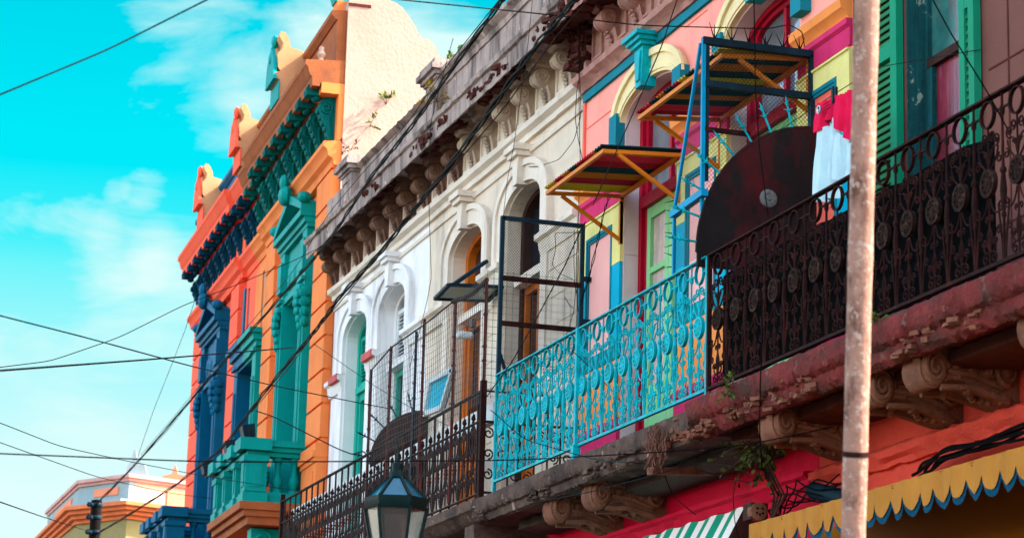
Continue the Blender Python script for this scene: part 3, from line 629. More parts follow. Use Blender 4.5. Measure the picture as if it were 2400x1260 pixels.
# =================================================================== RAILINGS
def rail_panel(name, x_hi, n, P, mt, mt2, label, xe=None, z0=4.72, z1=5.64, dz=0):
    y = .85
    rt = thing(name, label, 'balcony railing', (x_hi, y, 0), 0, 'ornate iron balcony railings')
    x_lo = x_hi - n * P if xe is None else xe
    L_ = x_lo - x_hi
    mb = MB(); mb.box(L_, 0, -.022, .022, z1 - .012, z1); mb.build('top_rail', mt, rt)
    mb = MB(); mb.box(L_, 0, -.015, .015, z0 - .012, z0 + .008); mb.build('bottom_rail', mt, rt)
    for x in (0, L_):
        mb = MB(); mb.box(x - .014, x + .014, -.014, .014, 4.57, z1 - .012); mb.build('post', mt, rt)
    c = -P / 2
    mb = MB(); mb.band((0, 0, 0), .076, .067, -.011, .011, 22); ring = mb.build('ring', mt, rt, (c, 0, 5.545))
    mb = MB(); mb.band((0, 0, 0), .078, .058, -.012, .014, 22); mb.lathe((0, 0, 0), [(.06, -.008), (.06, .004), (.03, .01), (.012, .018), (.002, .02)], 18, 'y')
    for k in range(8):
        w = 2 * PI * k / 8; mb.ball((.042 * math.cos(w), .01, .042 * math.sin(w)), .014, .008, .014, 6, 4)
    med = mb.build('medallion', mt2, rt, (c, 0, 5.17))
    # turned spindle between the medallions
    zz = [(.0075, z0), (.0075, 4.95), (.014, 4.96), (.014, 4.975), (.009, 4.985), (.016, 5.03), (.02, 5.1), (.014, 5.17), (.011, 5.19), (.019, 5.2), (.019, 5.215), (.011, 5.225), (.0085, 5.25), (.0075, 5.5), (.015, 5.515), (.015, 5.545), (.0075, 5.56), (.0075, z1 - .012)]
    spn = MB().lathe((0, 0, 0), zz, 8).build('spindle', mt, rt, (0, 0, 0))
    # flat scroll ironwork of one bay
    mb = MB(); h = P / 2; r = .0056
    for s in (-1, 1):
        mb.bar((s * .077, 0, 5.545), (s * h, 0, 5.545), .011, .011)
        mb.tube(bez((0, 0, 5.25), (s * .02, 0, 5.32), (s * .03, 0, 5.36), (s * .07, 0, 5.36)), r, 5)
        mb.tube(spiral(s * .085, 5.395, .036, 1.15, -PI / 2, s, 14, 0, .3), r, 5)
        mb.tube(spiral(s * .045, 5.425, .03, 1.1, -PI / 2, -s, 14, 0, .3), r, 5)
        mb.tube(bez((s * .02, 0, 5.24), (s * .06, 0, 5.27), (s * .1, 0, 5.3), (s * .105, 0, 5.355)), r, 5)
        mb.tube(spiral(s * .118, 5.285, .028, 1.1, PI / 2, s, 12, 0, .3), r, 5)
        # lyre from the foot of the spindle up round the medallion
        mb.tube(bez((s * (h - .012), 0, z0), (s * (h - .015), 0, 4.86), (s * .105, 0, 4.93), (s * .1, 0, 5.04)), r * 1.15, 5)
        mb.tube(bez((s * .012, 0, 5.088), (s * .04, 0, 4.99), (s * .085, 0, 4.99), (s * .12, 0, 5.0)), r, 5)
        mb.tube(spiral(s * .122, 5.03, .03, 1.0, -PI / 2, s, 12, 0, .35), r, 5)
        # foot scrolls
        mb.tube(bez((s * .004, 0, 4.93), (s * .028, 0, 4.89), (s * .026, 0, 4.85), (s * .006, 0, 4.81)), r, 5)
        mb.tube(bez((s * .006, 0, 4.81), (s * .02, 0, 4.78), (s * .05, 0, 4.8), (s * .066, 0, 4.83)), r, 5)
        mb.tube(spiral(s * .055, 4.85, .026, 1.2, -.3 if s > 0 else PI + .3, s, 12, 0, .3), r, 5)
        mb.tube(spiral(s * .045, 4.765, .03, 1.15, PI / 2, -s, 14, 0, .3), r, 5)
        mb.tube(spiral(s * .03, 5.33, .02, 1.1, 0 if s > 0 else PI, s, 10, 0, .3), r * .9, 5); mb.tube(spiral(s * .1, 4.9, .024, 1.1, PI / 2, s, 12, 0, .3), r * .9, 5); mb.tube(spiral(s * .025, 4.98, .018, 1.1, -PI / 2, s, 10, 0, .3), r * .9, 5)
        mb.ball((s * .055, 0, 4.85), .01); mb.ball((s * .085, 0, 5.395), .011)
    mb.tube([(0, 0, 5.25), (0, 0, 5.47)], r * 1.1, 5); mb.tube([(0, 0, z0), (0, 0, 5.09)], r * 1.1, 5)
    scr = mb.build('scrollwork', mt, rt, (c, 0, 0))
    cnt = int(round(-L_ / P))
    for i in range(1, cnt):
        x = -P * (i + .5)
        dup(ring, (x, 0, 5.545), rt); dup(med, (x, 0, 5.17), rt); dup(scr, (x, 0, 0), rt); dup(spn, (-P * i, 0, 0), rt)
    return rt
turq_rail = rail_panel('balcony_railing', 20.05, 16, .3, M['turq'], M['turq'], 'turquoise painted wrought iron railing along the pink house balcony', 15.25)
rail_panel('balcony_railing', 15.22, 18, .3125, M['rust'], M['rust_lt'], 'rusty dark brown wrought iron railing on the nearest balcony, right of the turquoise one', 9.6)
mb = MB(); mb.box(17.86, 17.9, .86, .885, 4.5, 5.64); mb.box(17.85, 17.91, .84, .9, 4.6, 4.72)
mb.build('stay', M['turq'], turq_rail, world=True)
# dark sheet behind brown railing
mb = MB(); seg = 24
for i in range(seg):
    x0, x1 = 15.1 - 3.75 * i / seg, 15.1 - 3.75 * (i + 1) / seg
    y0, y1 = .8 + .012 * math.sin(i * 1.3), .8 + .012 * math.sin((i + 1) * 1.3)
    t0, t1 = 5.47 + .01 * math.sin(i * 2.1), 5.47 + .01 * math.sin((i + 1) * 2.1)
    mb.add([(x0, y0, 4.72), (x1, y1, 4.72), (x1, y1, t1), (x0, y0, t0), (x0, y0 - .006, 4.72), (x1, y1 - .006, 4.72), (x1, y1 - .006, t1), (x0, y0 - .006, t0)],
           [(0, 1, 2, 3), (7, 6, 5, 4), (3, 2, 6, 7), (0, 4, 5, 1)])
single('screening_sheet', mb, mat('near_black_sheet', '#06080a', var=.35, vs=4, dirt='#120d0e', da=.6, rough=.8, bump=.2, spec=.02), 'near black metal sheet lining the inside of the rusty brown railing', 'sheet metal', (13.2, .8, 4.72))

# grey house railing
def grey_rail():
    xh, P, n = 28.5, .2775, 29
    rt = thing('balcony_railing', 'long brown iron railing with spear finials along the white and cream house', 'balcony railing', (xh, .85, 0), 0, 'ornate iron balcony railings')
    L_ = -n * P
    for z, w, nm in ((5.58, .02, 'top_rail'), (5.32, .014, 'middle_rail'), (4.68, .014, 'bottom_rail')):
        MB().box(L_, 0, -w, w, z - .012, z).build(nm, M['greyiron'], rt)
    for x in (0, L_): MB().box(x - .025, x + .025, -.025, .025, 4.6, 5.66).build('post', M['rust'], rt)
    b = MB().box(-.009, .009, -.009, .009, 4.58, 5.57).build('bar', M['greyiron'], rt, (-P * .5, 0, 0))
    mb = MB(); mb.lathe((0, 0, 5.32), [(.012, 0), (.018, .012), (.008, .02), (.02, .035), (.022, .05), (.008, .075), (.002, .1)], 8)
    for s in (-1, 1): mb.tube(bez((0, 0, 5.345), (s * .03, 0, 5.345), (s * .045, 0, 5.37), (s * .03, 0, 5.395), 5), .007, 5)
    fi = mb.build('finial', M['rust'], rt, (-P, 0, 0))
    mb = MB(); r = .0085
    mb.tube([(0, 0, 4.69), (0, 0, 5.32)], .008, 5)
    for s in (-1, 1):
        mb.tube(bez((s * .012, 0, 5.3), (s * .11, 0, 5.24), (s * .12, 0, 5.14), (s * .03, 0, 5.05)), r, 5)
        mb.tube(spiral(s * .055, 5.23, .035, 1.2, PI / 2, s, 12, 0, .3), r, 5)
        mb.tube(bez((s * .03, 0, 5.05), (s * .005, 0, 4.99), (s * .01, 0, 4.93), (s * .06, 0, 4.86)), r, 5)
        mb.tube(spiral(s * .07, 4.815, .045, 1.3, PI / 2, -s, 14, 0, .25), r, 5)
        mb.tube(spiral(s * .085, 5.08, .03, 1.2, -PI / 2, -s, 12, 0, .3), r, 5)
        mb.tube(bez((s * .125, 0, 4.69), (s * .08, 0, 4.72), (s * .1, 0, 4.76), (s * .07, 0, 4.77)), r, 5)
    sc = mb.build('scrollwork', M['greyiron'], rt, (-P, 0, 0))
    cl = MB().lathe((0, 0, 4.93), [(.012, 0), (.022, .01), (.016, .03), (.024, .05), (.016, .07), (.022, .09), (.01, .1)], 8).build('collar', M['rustred'], rt, (-P, 0, 0))
    for i in range(1, n):
        dup(b, (-P * (i + .5), 0, 0))
        if i < n - 1:
            for o in (fi, sc, cl): dup(o, (-P * (i + 1), 0, 0))
    # return panel to the wall at the near end
    mb = MB(); x = L_
    mb.bar((x, 0, 5.57), (x, -.84, 5.57), .03, .012); mb.bar((x, 0, 5.3), (x, -.84, 5.3), .02); mb.bar((x, 0, 4.68), (x, -.84, 4.68), .02)
    for k in range(1, 7): mb.bar((x, -.12 * k, 4.68), (x, -.12 * k, 5.57), .014)
    for k in range(7):
        for z, d in ((5.2, 1), (5.02, -1), (4.84, 1)): mb.tube([(x, p[0], p[2]) for p in spiral(-.06 - .12 * k, z, .05, 1.3, PI / 2 * d, d, 12)], .008, 5)
    mb.build('return_panel', M['greyiron'], rt)
grey_rail()
# wire mesh fence standing on it
fn = thing('wire_fence', 'rust red posts carrying square wire mesh above the iron railing of the cream house', 'wire fence', (20.45, .85, 4.7))
for x, zt, m in ((20.45, 6.58, 'rustred'), (21.42, 6.57, 'rustred'), (22.48, 6.6, 'rustred'), (22.76, 6.53, 'black_iron'), (23.71, 6.56, 'rustred'), (24.5, 6.46, 'rustred')):
    mb = MB(); mb.box(-.012, .012, -.012, .012, 0, zt - 4.7)
    z = .9
    while z < zt - 4.8: mb.box(-.016, .016, -.014, .018, z, z + .02); z += random.uniform(.12, .3)
    mb.build('post', M[m], fn, (x - 20.45, 0, 0))
mb = MB(); r = .0022
def mtop(x): return 1.86 + .015 * math.sin(x * 5)
k = 0
while k * .062 < 4.05:
    x = k * .062; mb.bar((x, .02 + .012 * math.sin(x * 3), .75), (x + .004, .02 + .012 * math.sin(x * 3 + 1), mtop(x)), .0032); k += 1
z = .78
while z < 1.85:
    pts = [(i * .3375, .02 + .012 * math.sin(i * .9), z + .012 * math.sin(i * 1.1 + z * 4)) for i in range(13)]
    mb.tube(pts, .0018, 4); z += .062
for k in range(14): mb.bar((-.02, -.06 * k, .8), (-.02, -.06 * k, 1.95), .0032)
z = .82
while z < 1.95: mb.bar((-.02, 0, z), (-.02, -.82, z), .0032); z += .062
mb.build('wire_mesh', mat('dull_galvanised_wire', '#5b5957', rough=.6, bump=0), fn)
mb = MB(); mb.tube([(0, .0, 1.86), (.5, -.02, 1.84), (1.0, .02, 1.86)], .022, 6); mb.tube([(1.0, .02, 1.86), (2.0, .02, 1.83), (3.2, .02, 1.83), (4.05, 0, 1.75)], .008, 5); mb.build('rolled_edge', M['greyiron'], fn)
MB().box(.02, 8.0, -.18, -.1, .62, .78).build('light_kerb', M['whitemetal'], fn, (0, 0, 0))
# dividing plate on the same balcony
def quarter_plate(name, x, yf, z0, z1, m, label, spikem, ns, rosette=False, t=.02):
    rt = thing(name, label, 'divider', (x, 0, z0))
    pts = [(0, 0)]; n = 18; H = z1 - z0
    pts += [(yf * math.cos(a), .0 + H * math.sin(a)) for a in [PI / 2 * i / n for i in range(n + 1)]]
    pts[1] = (yf, 0)
    mb = MB(); mb.prism(pts, 'x', -t / 2, t / 2); mb.build('plate', m, rt)
    mb = MB(); mb.tube([(0, p[0], p[1]) for p in pts[1:]], .014, 6); mb.build('rim', m, rt)
    for i in range(ns):
        a = PI / 2 * (i + .4) / ns * .93; d = Vector((0, math.cos(a), math.sin(a))); p = Vector((0, yf * math.cos(a), H * math.sin(a)))
        mb = MB(); mb.tube([p, p + d * .17], [.009, .007], 6); mb.tube([p + d * .17, p + d * .24], [.012, .001], 6)
        q = p + d * .13; e = Vector((0, -d.z, d.y))
        for s in (-1, 1): mb.tube([q, q + e * s * .035 + d * .015], [.009, .002], 5); mb.tube([q + d * .05, q + Vector((s * .04, 0, 0)) + d * .07], [.008, .002], 5)
        mb.ball(q, .013); mb.build('spike', spikem, rt)
    return rt, H
qp, _ = quarter_plate('balcony_divider', 25.3, .62, 5.6, 6.21, M['darkwood'], 'dark half-round board with black spikes dividing the white and cream balconies', M['black_iron'], 5)
MB().box(-.01, .01, 0, .62, -.95, 0).build('lower_plate', M['darkwood'], qp)
qp, H_ = quarter_plate('balcony_divider', 15.33, .9, 5.68, 6.66, M['darkplate'], 'rusted black quarter-round metal plate edged with turquoise spikes and a pale rosette', M['turq'], 8)
mb = MB(); mb.lathe((-.012, 0, 0), [(.002, -.03), (.018, -.03), (.024, -.014), (.035, -.012), (.05, -.02), (.078, -.012), (.085, 0)], 20, 'x')
for k in range(14):
    w = 2 * PI * k / 14; mb.ball((-.014, .066 * math.cos(w), .066 * math.sin(w)), .014, .016, .016, 6, 4)
    mb.ball((-.02, .04 * math.cos(w), .04 * math.sin(w)), .008, .008, .008, 5, 4)
rp = atx(1801, 465, 15.32)
mb.v = [tuple(c * .78 for c in q) for q in mb.v]; mb.build('rosette', mat('tarnished_pale_rosette', '#6f6e6c', var=.3, vs=40, dirt='#2c2a2a', da=.8, ds=(40, 40, 40), bump=.4), qp, (0, rp.y, rp.z - 5.68))
MB().box(-.01, .01, 0, .9, -.1, 0).build('lower_plate', M['darkplate'], qp)

# mesh screens
def diamond(mb, P, ua, ub, va, vb, pu=.022, pv=.012, w=.004, clip=None):
    # expanded metal: zig-zag strands in the rectangle; P(u,v) -> point
    v = va; row = 0
    while v < vb:
        u = ua; pts = []; j = 0
        while u <= ub + 1e-6:
            pts.append((u, min(vb, v + (pv if (j + row) % 2 else 0)))); u += pu / 2; j += 1
        for a, b in zip(pts, pts[1:]):
            if clip and not (clip(*a) and clip(*b)): continue
            A, B, = Vector(P(*a)), Vector(P(*b)); A2, B2 = Vector(P(a[0], a[1] + w)), Vector(P(b[0], b[1] + w))
            mb.quad(A, B, B2, A2)
        v += pv; row += 1
sc = thing('mesh_screen', 'dark framed steel mesh screen standing across the far end of the turquoise railing', 'mesh screen', (20.06, .84, 5.56), 0, 'mesh screens between balconies')
X = 20.06
def gb(mb, y0, z0, y1, z1, w=.035): return mb.bar((0, y0 - .84, z0 - 5.56), (0, y1 - .84, z1 - 5.56), w)
mb = MB(); gb(mb, .84, 5.56, .84, 7.05); gb(mb, .84, 7.035, .1, 7.035); gb(mb, .1, 7.05, .1, 6.08); gb(mb, .84, 5.86, .74, 5.58, .025); mb.box(-.02, .02, -.83, -.74, .98, 1.02); mb.box(-.02, .02, -.83, -.74, .6, .64); mb.build('frame', M['black_iron'], sc)
for z in (6.5, 6.1): mb = MB(); gb(mb, .83, z, .11, z, .04); mb.build('crossbar', M['rust'], sc)
mb = MB(); diamond(mb, lambda u, v: (0, u - .84, v - 5.56), .1, .84, 5.7, 7.03, .024, .0135, .0042); mb.build('mesh', M['mesh'], sc)
sc = thing('mesh_screen', 'blue framed mesh screen with a sloping triangular wing above the rusted spiked plate', 'mesh screen', (15.37, .85, 5.64), 0, 'mesh screens between balconies')
def P2(x, y, z): return (x - 15.37, y - .85, z - 5.64)
mb = MB(); mb.bar(P2(15.37, .85, 5.98), P2(15.37, .85, 7.23), .026); mb.bar(P2(15.4, .86, 7.2), P2(15.87, .86, 6.1), .022); mb.bar(P2(15.87, .86, 6.12), P2(15.87, .86, 5.64), .022); mb.bar(P2(15.9, .86, 6.08), P2(15.3, .86, 6.1), .05); mb.build('frame', M['skyblue'], sc)
mb = MB(); mb.bar(P2(15.37, .86, 7.21), P2(15.37, .0, 7.21), .05); mb.bar(P2(15.37, .82, 7.2), P2(15.37, .82, 6.2), .022); mb.bar(P2(15.37, .02, 7.2), P2(15.37, .02, 6.6), .05); mb.bar(P2(15.37, .84, 6.9), P2(15.37, 0, 6.9), .045); mb.build('crossbar', M['black_iron'], sc)
mb = MB(); mb.bar(P2(15.37, .84, 6.57), P2(15.37, .5, 6.57), .03); mb.build('brace', M['rust'], sc)
mb = MB(); diamond(mb, lambda u, v: P2(15.37, u, v), .02, .84, 6.1, 7.2, .03, .016, .0042); mb.build('mesh', M['meshteal'], sc)
mb = MB()
diamond(mb, lambda u, v: P2(u, .86, v), 15.38, 15.87, 5.66, 7.2, .02, .009, .0034, clip=lambda u, v: v < 6.1 or (7.2 - v) / 1.1 > (u - 15.38) / .49); mb.build('mesh', M['meshteal'], sc)
mb = MB()
for k in range(6):
    for s in (-1, 1, 0): mb.tube([(0, -.08 - .13 * k, 1.59), (random.uniform(-.03, .03), -.08 - .13 * k + s * .05, 1.7)], [.006, .0015], 5)
for k in range(7): mb.tube([P2(15.885, .86, 5.7 + .08 * k), P2(15.96, .9, 5.72 + .08 * k + random.uniform(-.03, .03))], [.005, .0015], 5)
mb.build('barbs', M['wirem'], sc)

# =================================================================== AWNINGS over the doors
def door_awning(x0, x1, zw, zo, bands, label, yo=.68):
    # x0 near end, x1 far end ; corrugated sheet sloping slightly to the street
    rt = thing('door_awning', label, 'awning', (x0, 0, zw), 0, 'corrugated awnings over the pink house doors')
    mats = [SH[c] for c in 'royndp'.replace('n', '')]; idx = {c: i for i, c in enumerate('roydp')}
    mb = MB(); L_ = x1 - x0; n = 120; pts = []
    for i in range(n + 1):
        x = L_ * i / n; pts.append((x, .011 * math.sin(2 * PI * x / .062)))
    dz = zo - zw; mb.k = 0
    for i in range(n):
        mb.k = idx[bands[min(len(bands) - 1, int(i / n * len(bands)))]]
        (xa, ha), (xb, hb) = pts[i], pts[i + 1]
        A = [(xa, 0, .04 + ha), (xb, 0, .04 + hb), (xb, yo + .03, dz + .04 + hb), (xa, yo + .03, dz + .04 + ha)]
        mb.add(A, [(0, 1, 2, 3)]); mb.add([(p[0], p[1], p[2] + .004) for p in A], [(3, 2, 1, 0)])
        mb.add([A[3], A[2], (A[2][0], A[2][1], A[2][2] + .004), (A[3][0], A[3][1], A[3][2] + .004)], [(0, 1, 2, 3)])
    mb.build('corrugated_sheet', [SH[c] for c in 'roydp'], rt)
    mb = MB(); w = .03
    for x in (.02, L_ - .02): mb.bar((x, .01, .0), (x, yo, dz), w)
    mb.bar((0, yo, dz), (L_, yo, dz), w, .03); mb.bar((0, .02, 0), (L_, .02, 0), w)
    for x in (.02, L_ - .02): mb.bar((x, .02, 0), (x, .02, -.42), w, w)
    mb.build('frame', M['awnorange'], rt)
    for x in (.02, L_ - .02): MB().bar((x, yo * .82, dz * .8 - .02), (x, .03, -.38), .028).build('brace', M['awnorange'], rt)
    return rt
door_awning(17.88, 19.32, 7.13, 7.09, 'ddopprrddoorryyy'[::1], 'striped corrugated awning on orange brackets over the far pink house door', .68)
door_awning(15.42, 17.1, 7.2, 7.14, 'yyddoooddyyrrddooddpprr', 'striped corrugated awning on orange brackets behind the blue mesh screen', .68)

# =================================================================== BALCONY THINGS
# propped window vent on arch 3
vt = thing('window_hatch', 'dark metal framed window flap propped open under the wood-framed arch', 'window flap', (23.7, 0, 7.1))
mb = MB()
def q3(x, y, z): return (x - 23.7, y, z - 7.1)
h1, h2 = aty(1020, 700, .6), aty(1052, 667, .6)
h3, h4 = Vector((h1.x, .06, h1.z + .03)), Vector((h2.x, .06, h2.z + .03)); h5 = aty(1140, 612, .08); h6 = h1.lerp(h2, .3)
for a, b in ((h1, h2), (h1, h3), (h2, h4), (h3, h4)): mb.bar(a - Vector((23.7, 0, 7.1)), b - Vector((23.7, 0, 7.1)), .04, .03)
mb.bar(h6 - Vector((23.7, 0, 7.1)), h5 - Vector((23.7, 0, 7.1)), .06, .035)
mb.build('frame', M['black_iron'], vt)
MB().quad(*[p - Vector((23.7, 0, 7.095)) for p in (h1, h2, h4, h3)]).build('pane', mat('pale_green_pane', '#a9b8ae', rough=.15, bump=0), vt)
# cyan board leaning behind the fence
bp = [aty(998, 970, .6), aty(1012, 893, .6), aty(1064, 866, .6), aty(1038, 955, .6)]
cn = sum(bp, Vector()) / 4
bd = thing('leaning_board', 'bright cyan board in a white frame leaning behind the wire fence', 'board', cn)
mb = MB(); mb.add([p - cn for p in bp] + [p - cn + Vector((0, -.03, 0)) for p in bp], [(0, 1, 2, 3), (7, 6, 5, 4)] + [(i, (i + 1) % 4, 4 + (i + 1) % 4, 4 + i) for i in range(4)]); mb.build('board', M['cyanp'], bd)
mb = MB()
for i in range(4): mb.bar(bp[i] - cn + Vector((0, .012, 0)), bp[(i + 1) % 4] - cn + Vector((0, .012, 0)), .04, .05)
mb.build('frame', M['whitemetal'], bd)
# security camera
p = aty(1087, 785, .1)
cc = thing('security_camera', 'small white camera fixed beside the orange wooden door', 'camera', p)
mb = MB(); mb.lathe((0, 0, 0), [(.03, -.09), (.04, -.08), (.04, .06), (.034, .07)], 10, 'y'); mb.build('body', M['whitemetal'], cc)
mb = MB(); mb.tube([(0, -.05, .0), (.02, -.1, .05), (.05, -.12, .12)], .014, 6); mb.box(.0, .09, -.13, -.08, .1, .18); mb.build('bracket', M['plug'], cc)
# jersey on a line
jr = thing('jersey', 'crimson and pale blue sports shirt pegged above the rusty railing', 'shirt', (13.9, .55, 6.4))
def cloth(x0, x1, zt, zb, m, name, off, nx=16, nz=12):
    mb = MB(); v = []
    for j in range(nz + 1):
        for i in range(nx + 1):
            u, t = i / nx, j / nz; xx = x0(t) * (1 - u) + x1(t) * u; zz = zt(u) * (1 - t) + zb(u) * t
            v.append((xx, off + .03 * math.sin(u * 9 + t * 1.5) * (.3 + t) + .012 * math.sin(u * 23 + t * 4), zz))
    v += [(p[0], p[1] - .006, p[2]) for p in v]; K = (nx + 1) * (nz + 1); f = []
    for j in range(nz):
        for i in range(nx):
            a = j * (nx + 1) + i; q = (a, a + 1, a + nx + 2, a + nx + 1); f += [q, tuple(K + i_ for i_ in q[::-1])]
    mb.add(v, f); return mb.build(name, m, jr)
cloth(lambda t: .22 + .03 * t, lambda t: -.08 - .02 * t, lambda u: -.16 + .03 * u, lambda u: -.62 - .05 * u, M['jblue'], 'shirt_front', 0)
cloth(lambda t: .21 + .012 * t, lambda t: -.08, lambda u: .03 - .02 * u, lambda u: -.165 + .03 * u, M['jred'], 'yoke', .004, 14, 6)
cloth(lambda t: -.08 - .02 * t, lambda t: -.3 - .05 * t, lambda u: .0 - .02 * u, lambda u: -.22 - .16 * u, M['jred'], 'sleeve', .01, 10, 8)
cloth(lambda t: -.08, lambda t: -.33 - .05 * t, lambda u: -.225 - .16 * u, lambda u: -.55 - .1 * u, M['jblue'], 'sleeve_cuff', .012, 10, 6)
mb = MB(); mb.lathe((.1, .045, -.045), [(.028, 0), (.028, .006), (.016, .008)], 16, 'y'); em = mb.build('emblem', M['black_iron'], jr)
mb = MB(); mb.band((.1, .05, -.045), .027, .022, 0, .006, 16); mb.ball((.107, .055, -.05), .011, .004, .012); mb.build('emblem_ring', M['whitemetal'], em)
mb = MB()
for k in range(3): mb.box(-.05 - .005 * k, .05, .042, .046, -.03 - .02 * k, -.024 - .02 * k)
mb.build('shirt_print', mat('dark_red_print', '#8f0f34', bump=0), jr)
mb = MB()
for s in (-1, 1): mb.box(-.012, .012, s * .012 - .006, s * .012 + .006, -.05, .06)
o = single('clothes_peg', MB(), M['black_iron'], '', '', (0, 0, 0)) if False else None
mb.v = [(p[0] + 13.85, p[1] + .56, p[2] + 6.41) for p in mb.v]
single('clothes_peg', mb, M['black_iron'], 'dark clothes peg clipping the crimson shirt to its line', 'peg', (13.85, .56, 6.4))
mb = MB(); mb.tube([(15.3, .5, 6.46), (14.5, .53, 6.44), (13.85, .55, 6.43), (13.3, .53, 6.44), (12.9, .02, 6.5)], .003, 5)
single('clothes_line', mb, M['wireg'], 'thin line holding the crimson and blue shirt across the balcony', 'clothes line', (14, .5, 6.44))

# =================================================================== SHOP AWNINGS
st = thing('striped_awning', 'green and white striped canvas awning under the pink house balcony', 'awning', (15.84, .16, 4.06))
mb = MB(); n = 27; x0, x1 = 0, 3.3
prof = [(.14, .02), (.3, -.28), (.42, -.62), (.52, -1.0), (.56, -1.0)]
for i in range(n * 4):
    mb.k = (i // 4) % 2; xa, xb = x0 + (x1 - x0) * i / (4 * n), x0 + (x1 - x0) * (i + 1) / (4 * n)
    for (ya, za), (yb, zb) in zip(prof[:-2], prof[1:-1]):
        wa, wb = .01 * math.sin(xa * 14 + za * 5), .01 * math.sin(xb * 14 + za * 5)
        mb.add([(xa, ya + wa, za), (xb, ya + wb, za), (xb, yb + wb, zb), (xa, yb + wa, zb)], [(0, 1, 2, 3)])
mb.build('canvas', [M['canvw'], M['canvg']], st)
mb = MB(); mb.prism([(.02, .02), (.13, .02), (.29, -.28), (.41, -.62), (.5, -1.0), (.02, -1.0)], 'x', -.02, -.008); mb.build('end_panel', M['darkwood'], st)
ya = thing('scalloped_awning', 'ochre awning with teal bound scalloped valance on the nearest shop front', 'awning', (9.0, 1.0, 3.6))
VX0, VX1 = 9.4, 14.15; ns = 27; w = (VX1 - VX0) / ns
mb = MB(); me2 = MB(); K = 8
for i in range(ns):
    for k in range(K):
        ua, ub = k / K, (k + 1) / K
        da, db = .085 * max(0, math.sin(PI * ua)) ** .7, .085 * max(0, math.sin(PI * ub)) ** .7
        xa, xb = VX0 + w * (i + ua), VX0 + w * (i + ub)
        wy = lambda x: .008 * math.sin(x * 21) + .004 * math.sin(x * 55)
        top = .09 + .008 * math.sin(xa * 2)
        for b_, y_, ext, t_ in ((mb, 1.0, 0, None), (me2, .992, .036, None)):
            b_.add([(xa - 9, y_ + wy(xa) - 1, .08), (xb - 9, y_ + wy(xb) - 1, .08), (xb - 9, y_ + wy(xb) - 1, -.005 - db - ext), (xa - 9, y_ + wy(xa) - 1, -.005 - da - ext)], [(0, 1, 2, 3)])
mb.build('valance', M['scallop'], ya); me2.build('valance_binding', M['trimblue'], ya)
mb = MB(); mb.add([(VX0 - 9, -.005, .082), (VX1 - 9, -.005, .082), (VX1 - 9, -.72, .2), (VX0 - 9, -.72, .2), (VX0 - 9, -.005, .074), (VX1 - 9, -.005, .074), (VX1 - 9, -.72, .192), (VX0 - 9, -.72, .192)], [(0, 1, 2, 3), (7, 6, 5, 4), (0, 4, 5, 1), (1, 5, 6, 2)]); mb.build('canopy', M['scallop'], ya)
mb = MB(); mb.tube([(VX0 - 9, -.03, .06), (VX1 - 9, -.03, .06)], .02, 8); mb.build('front_bar', M['greyiron'], ya)

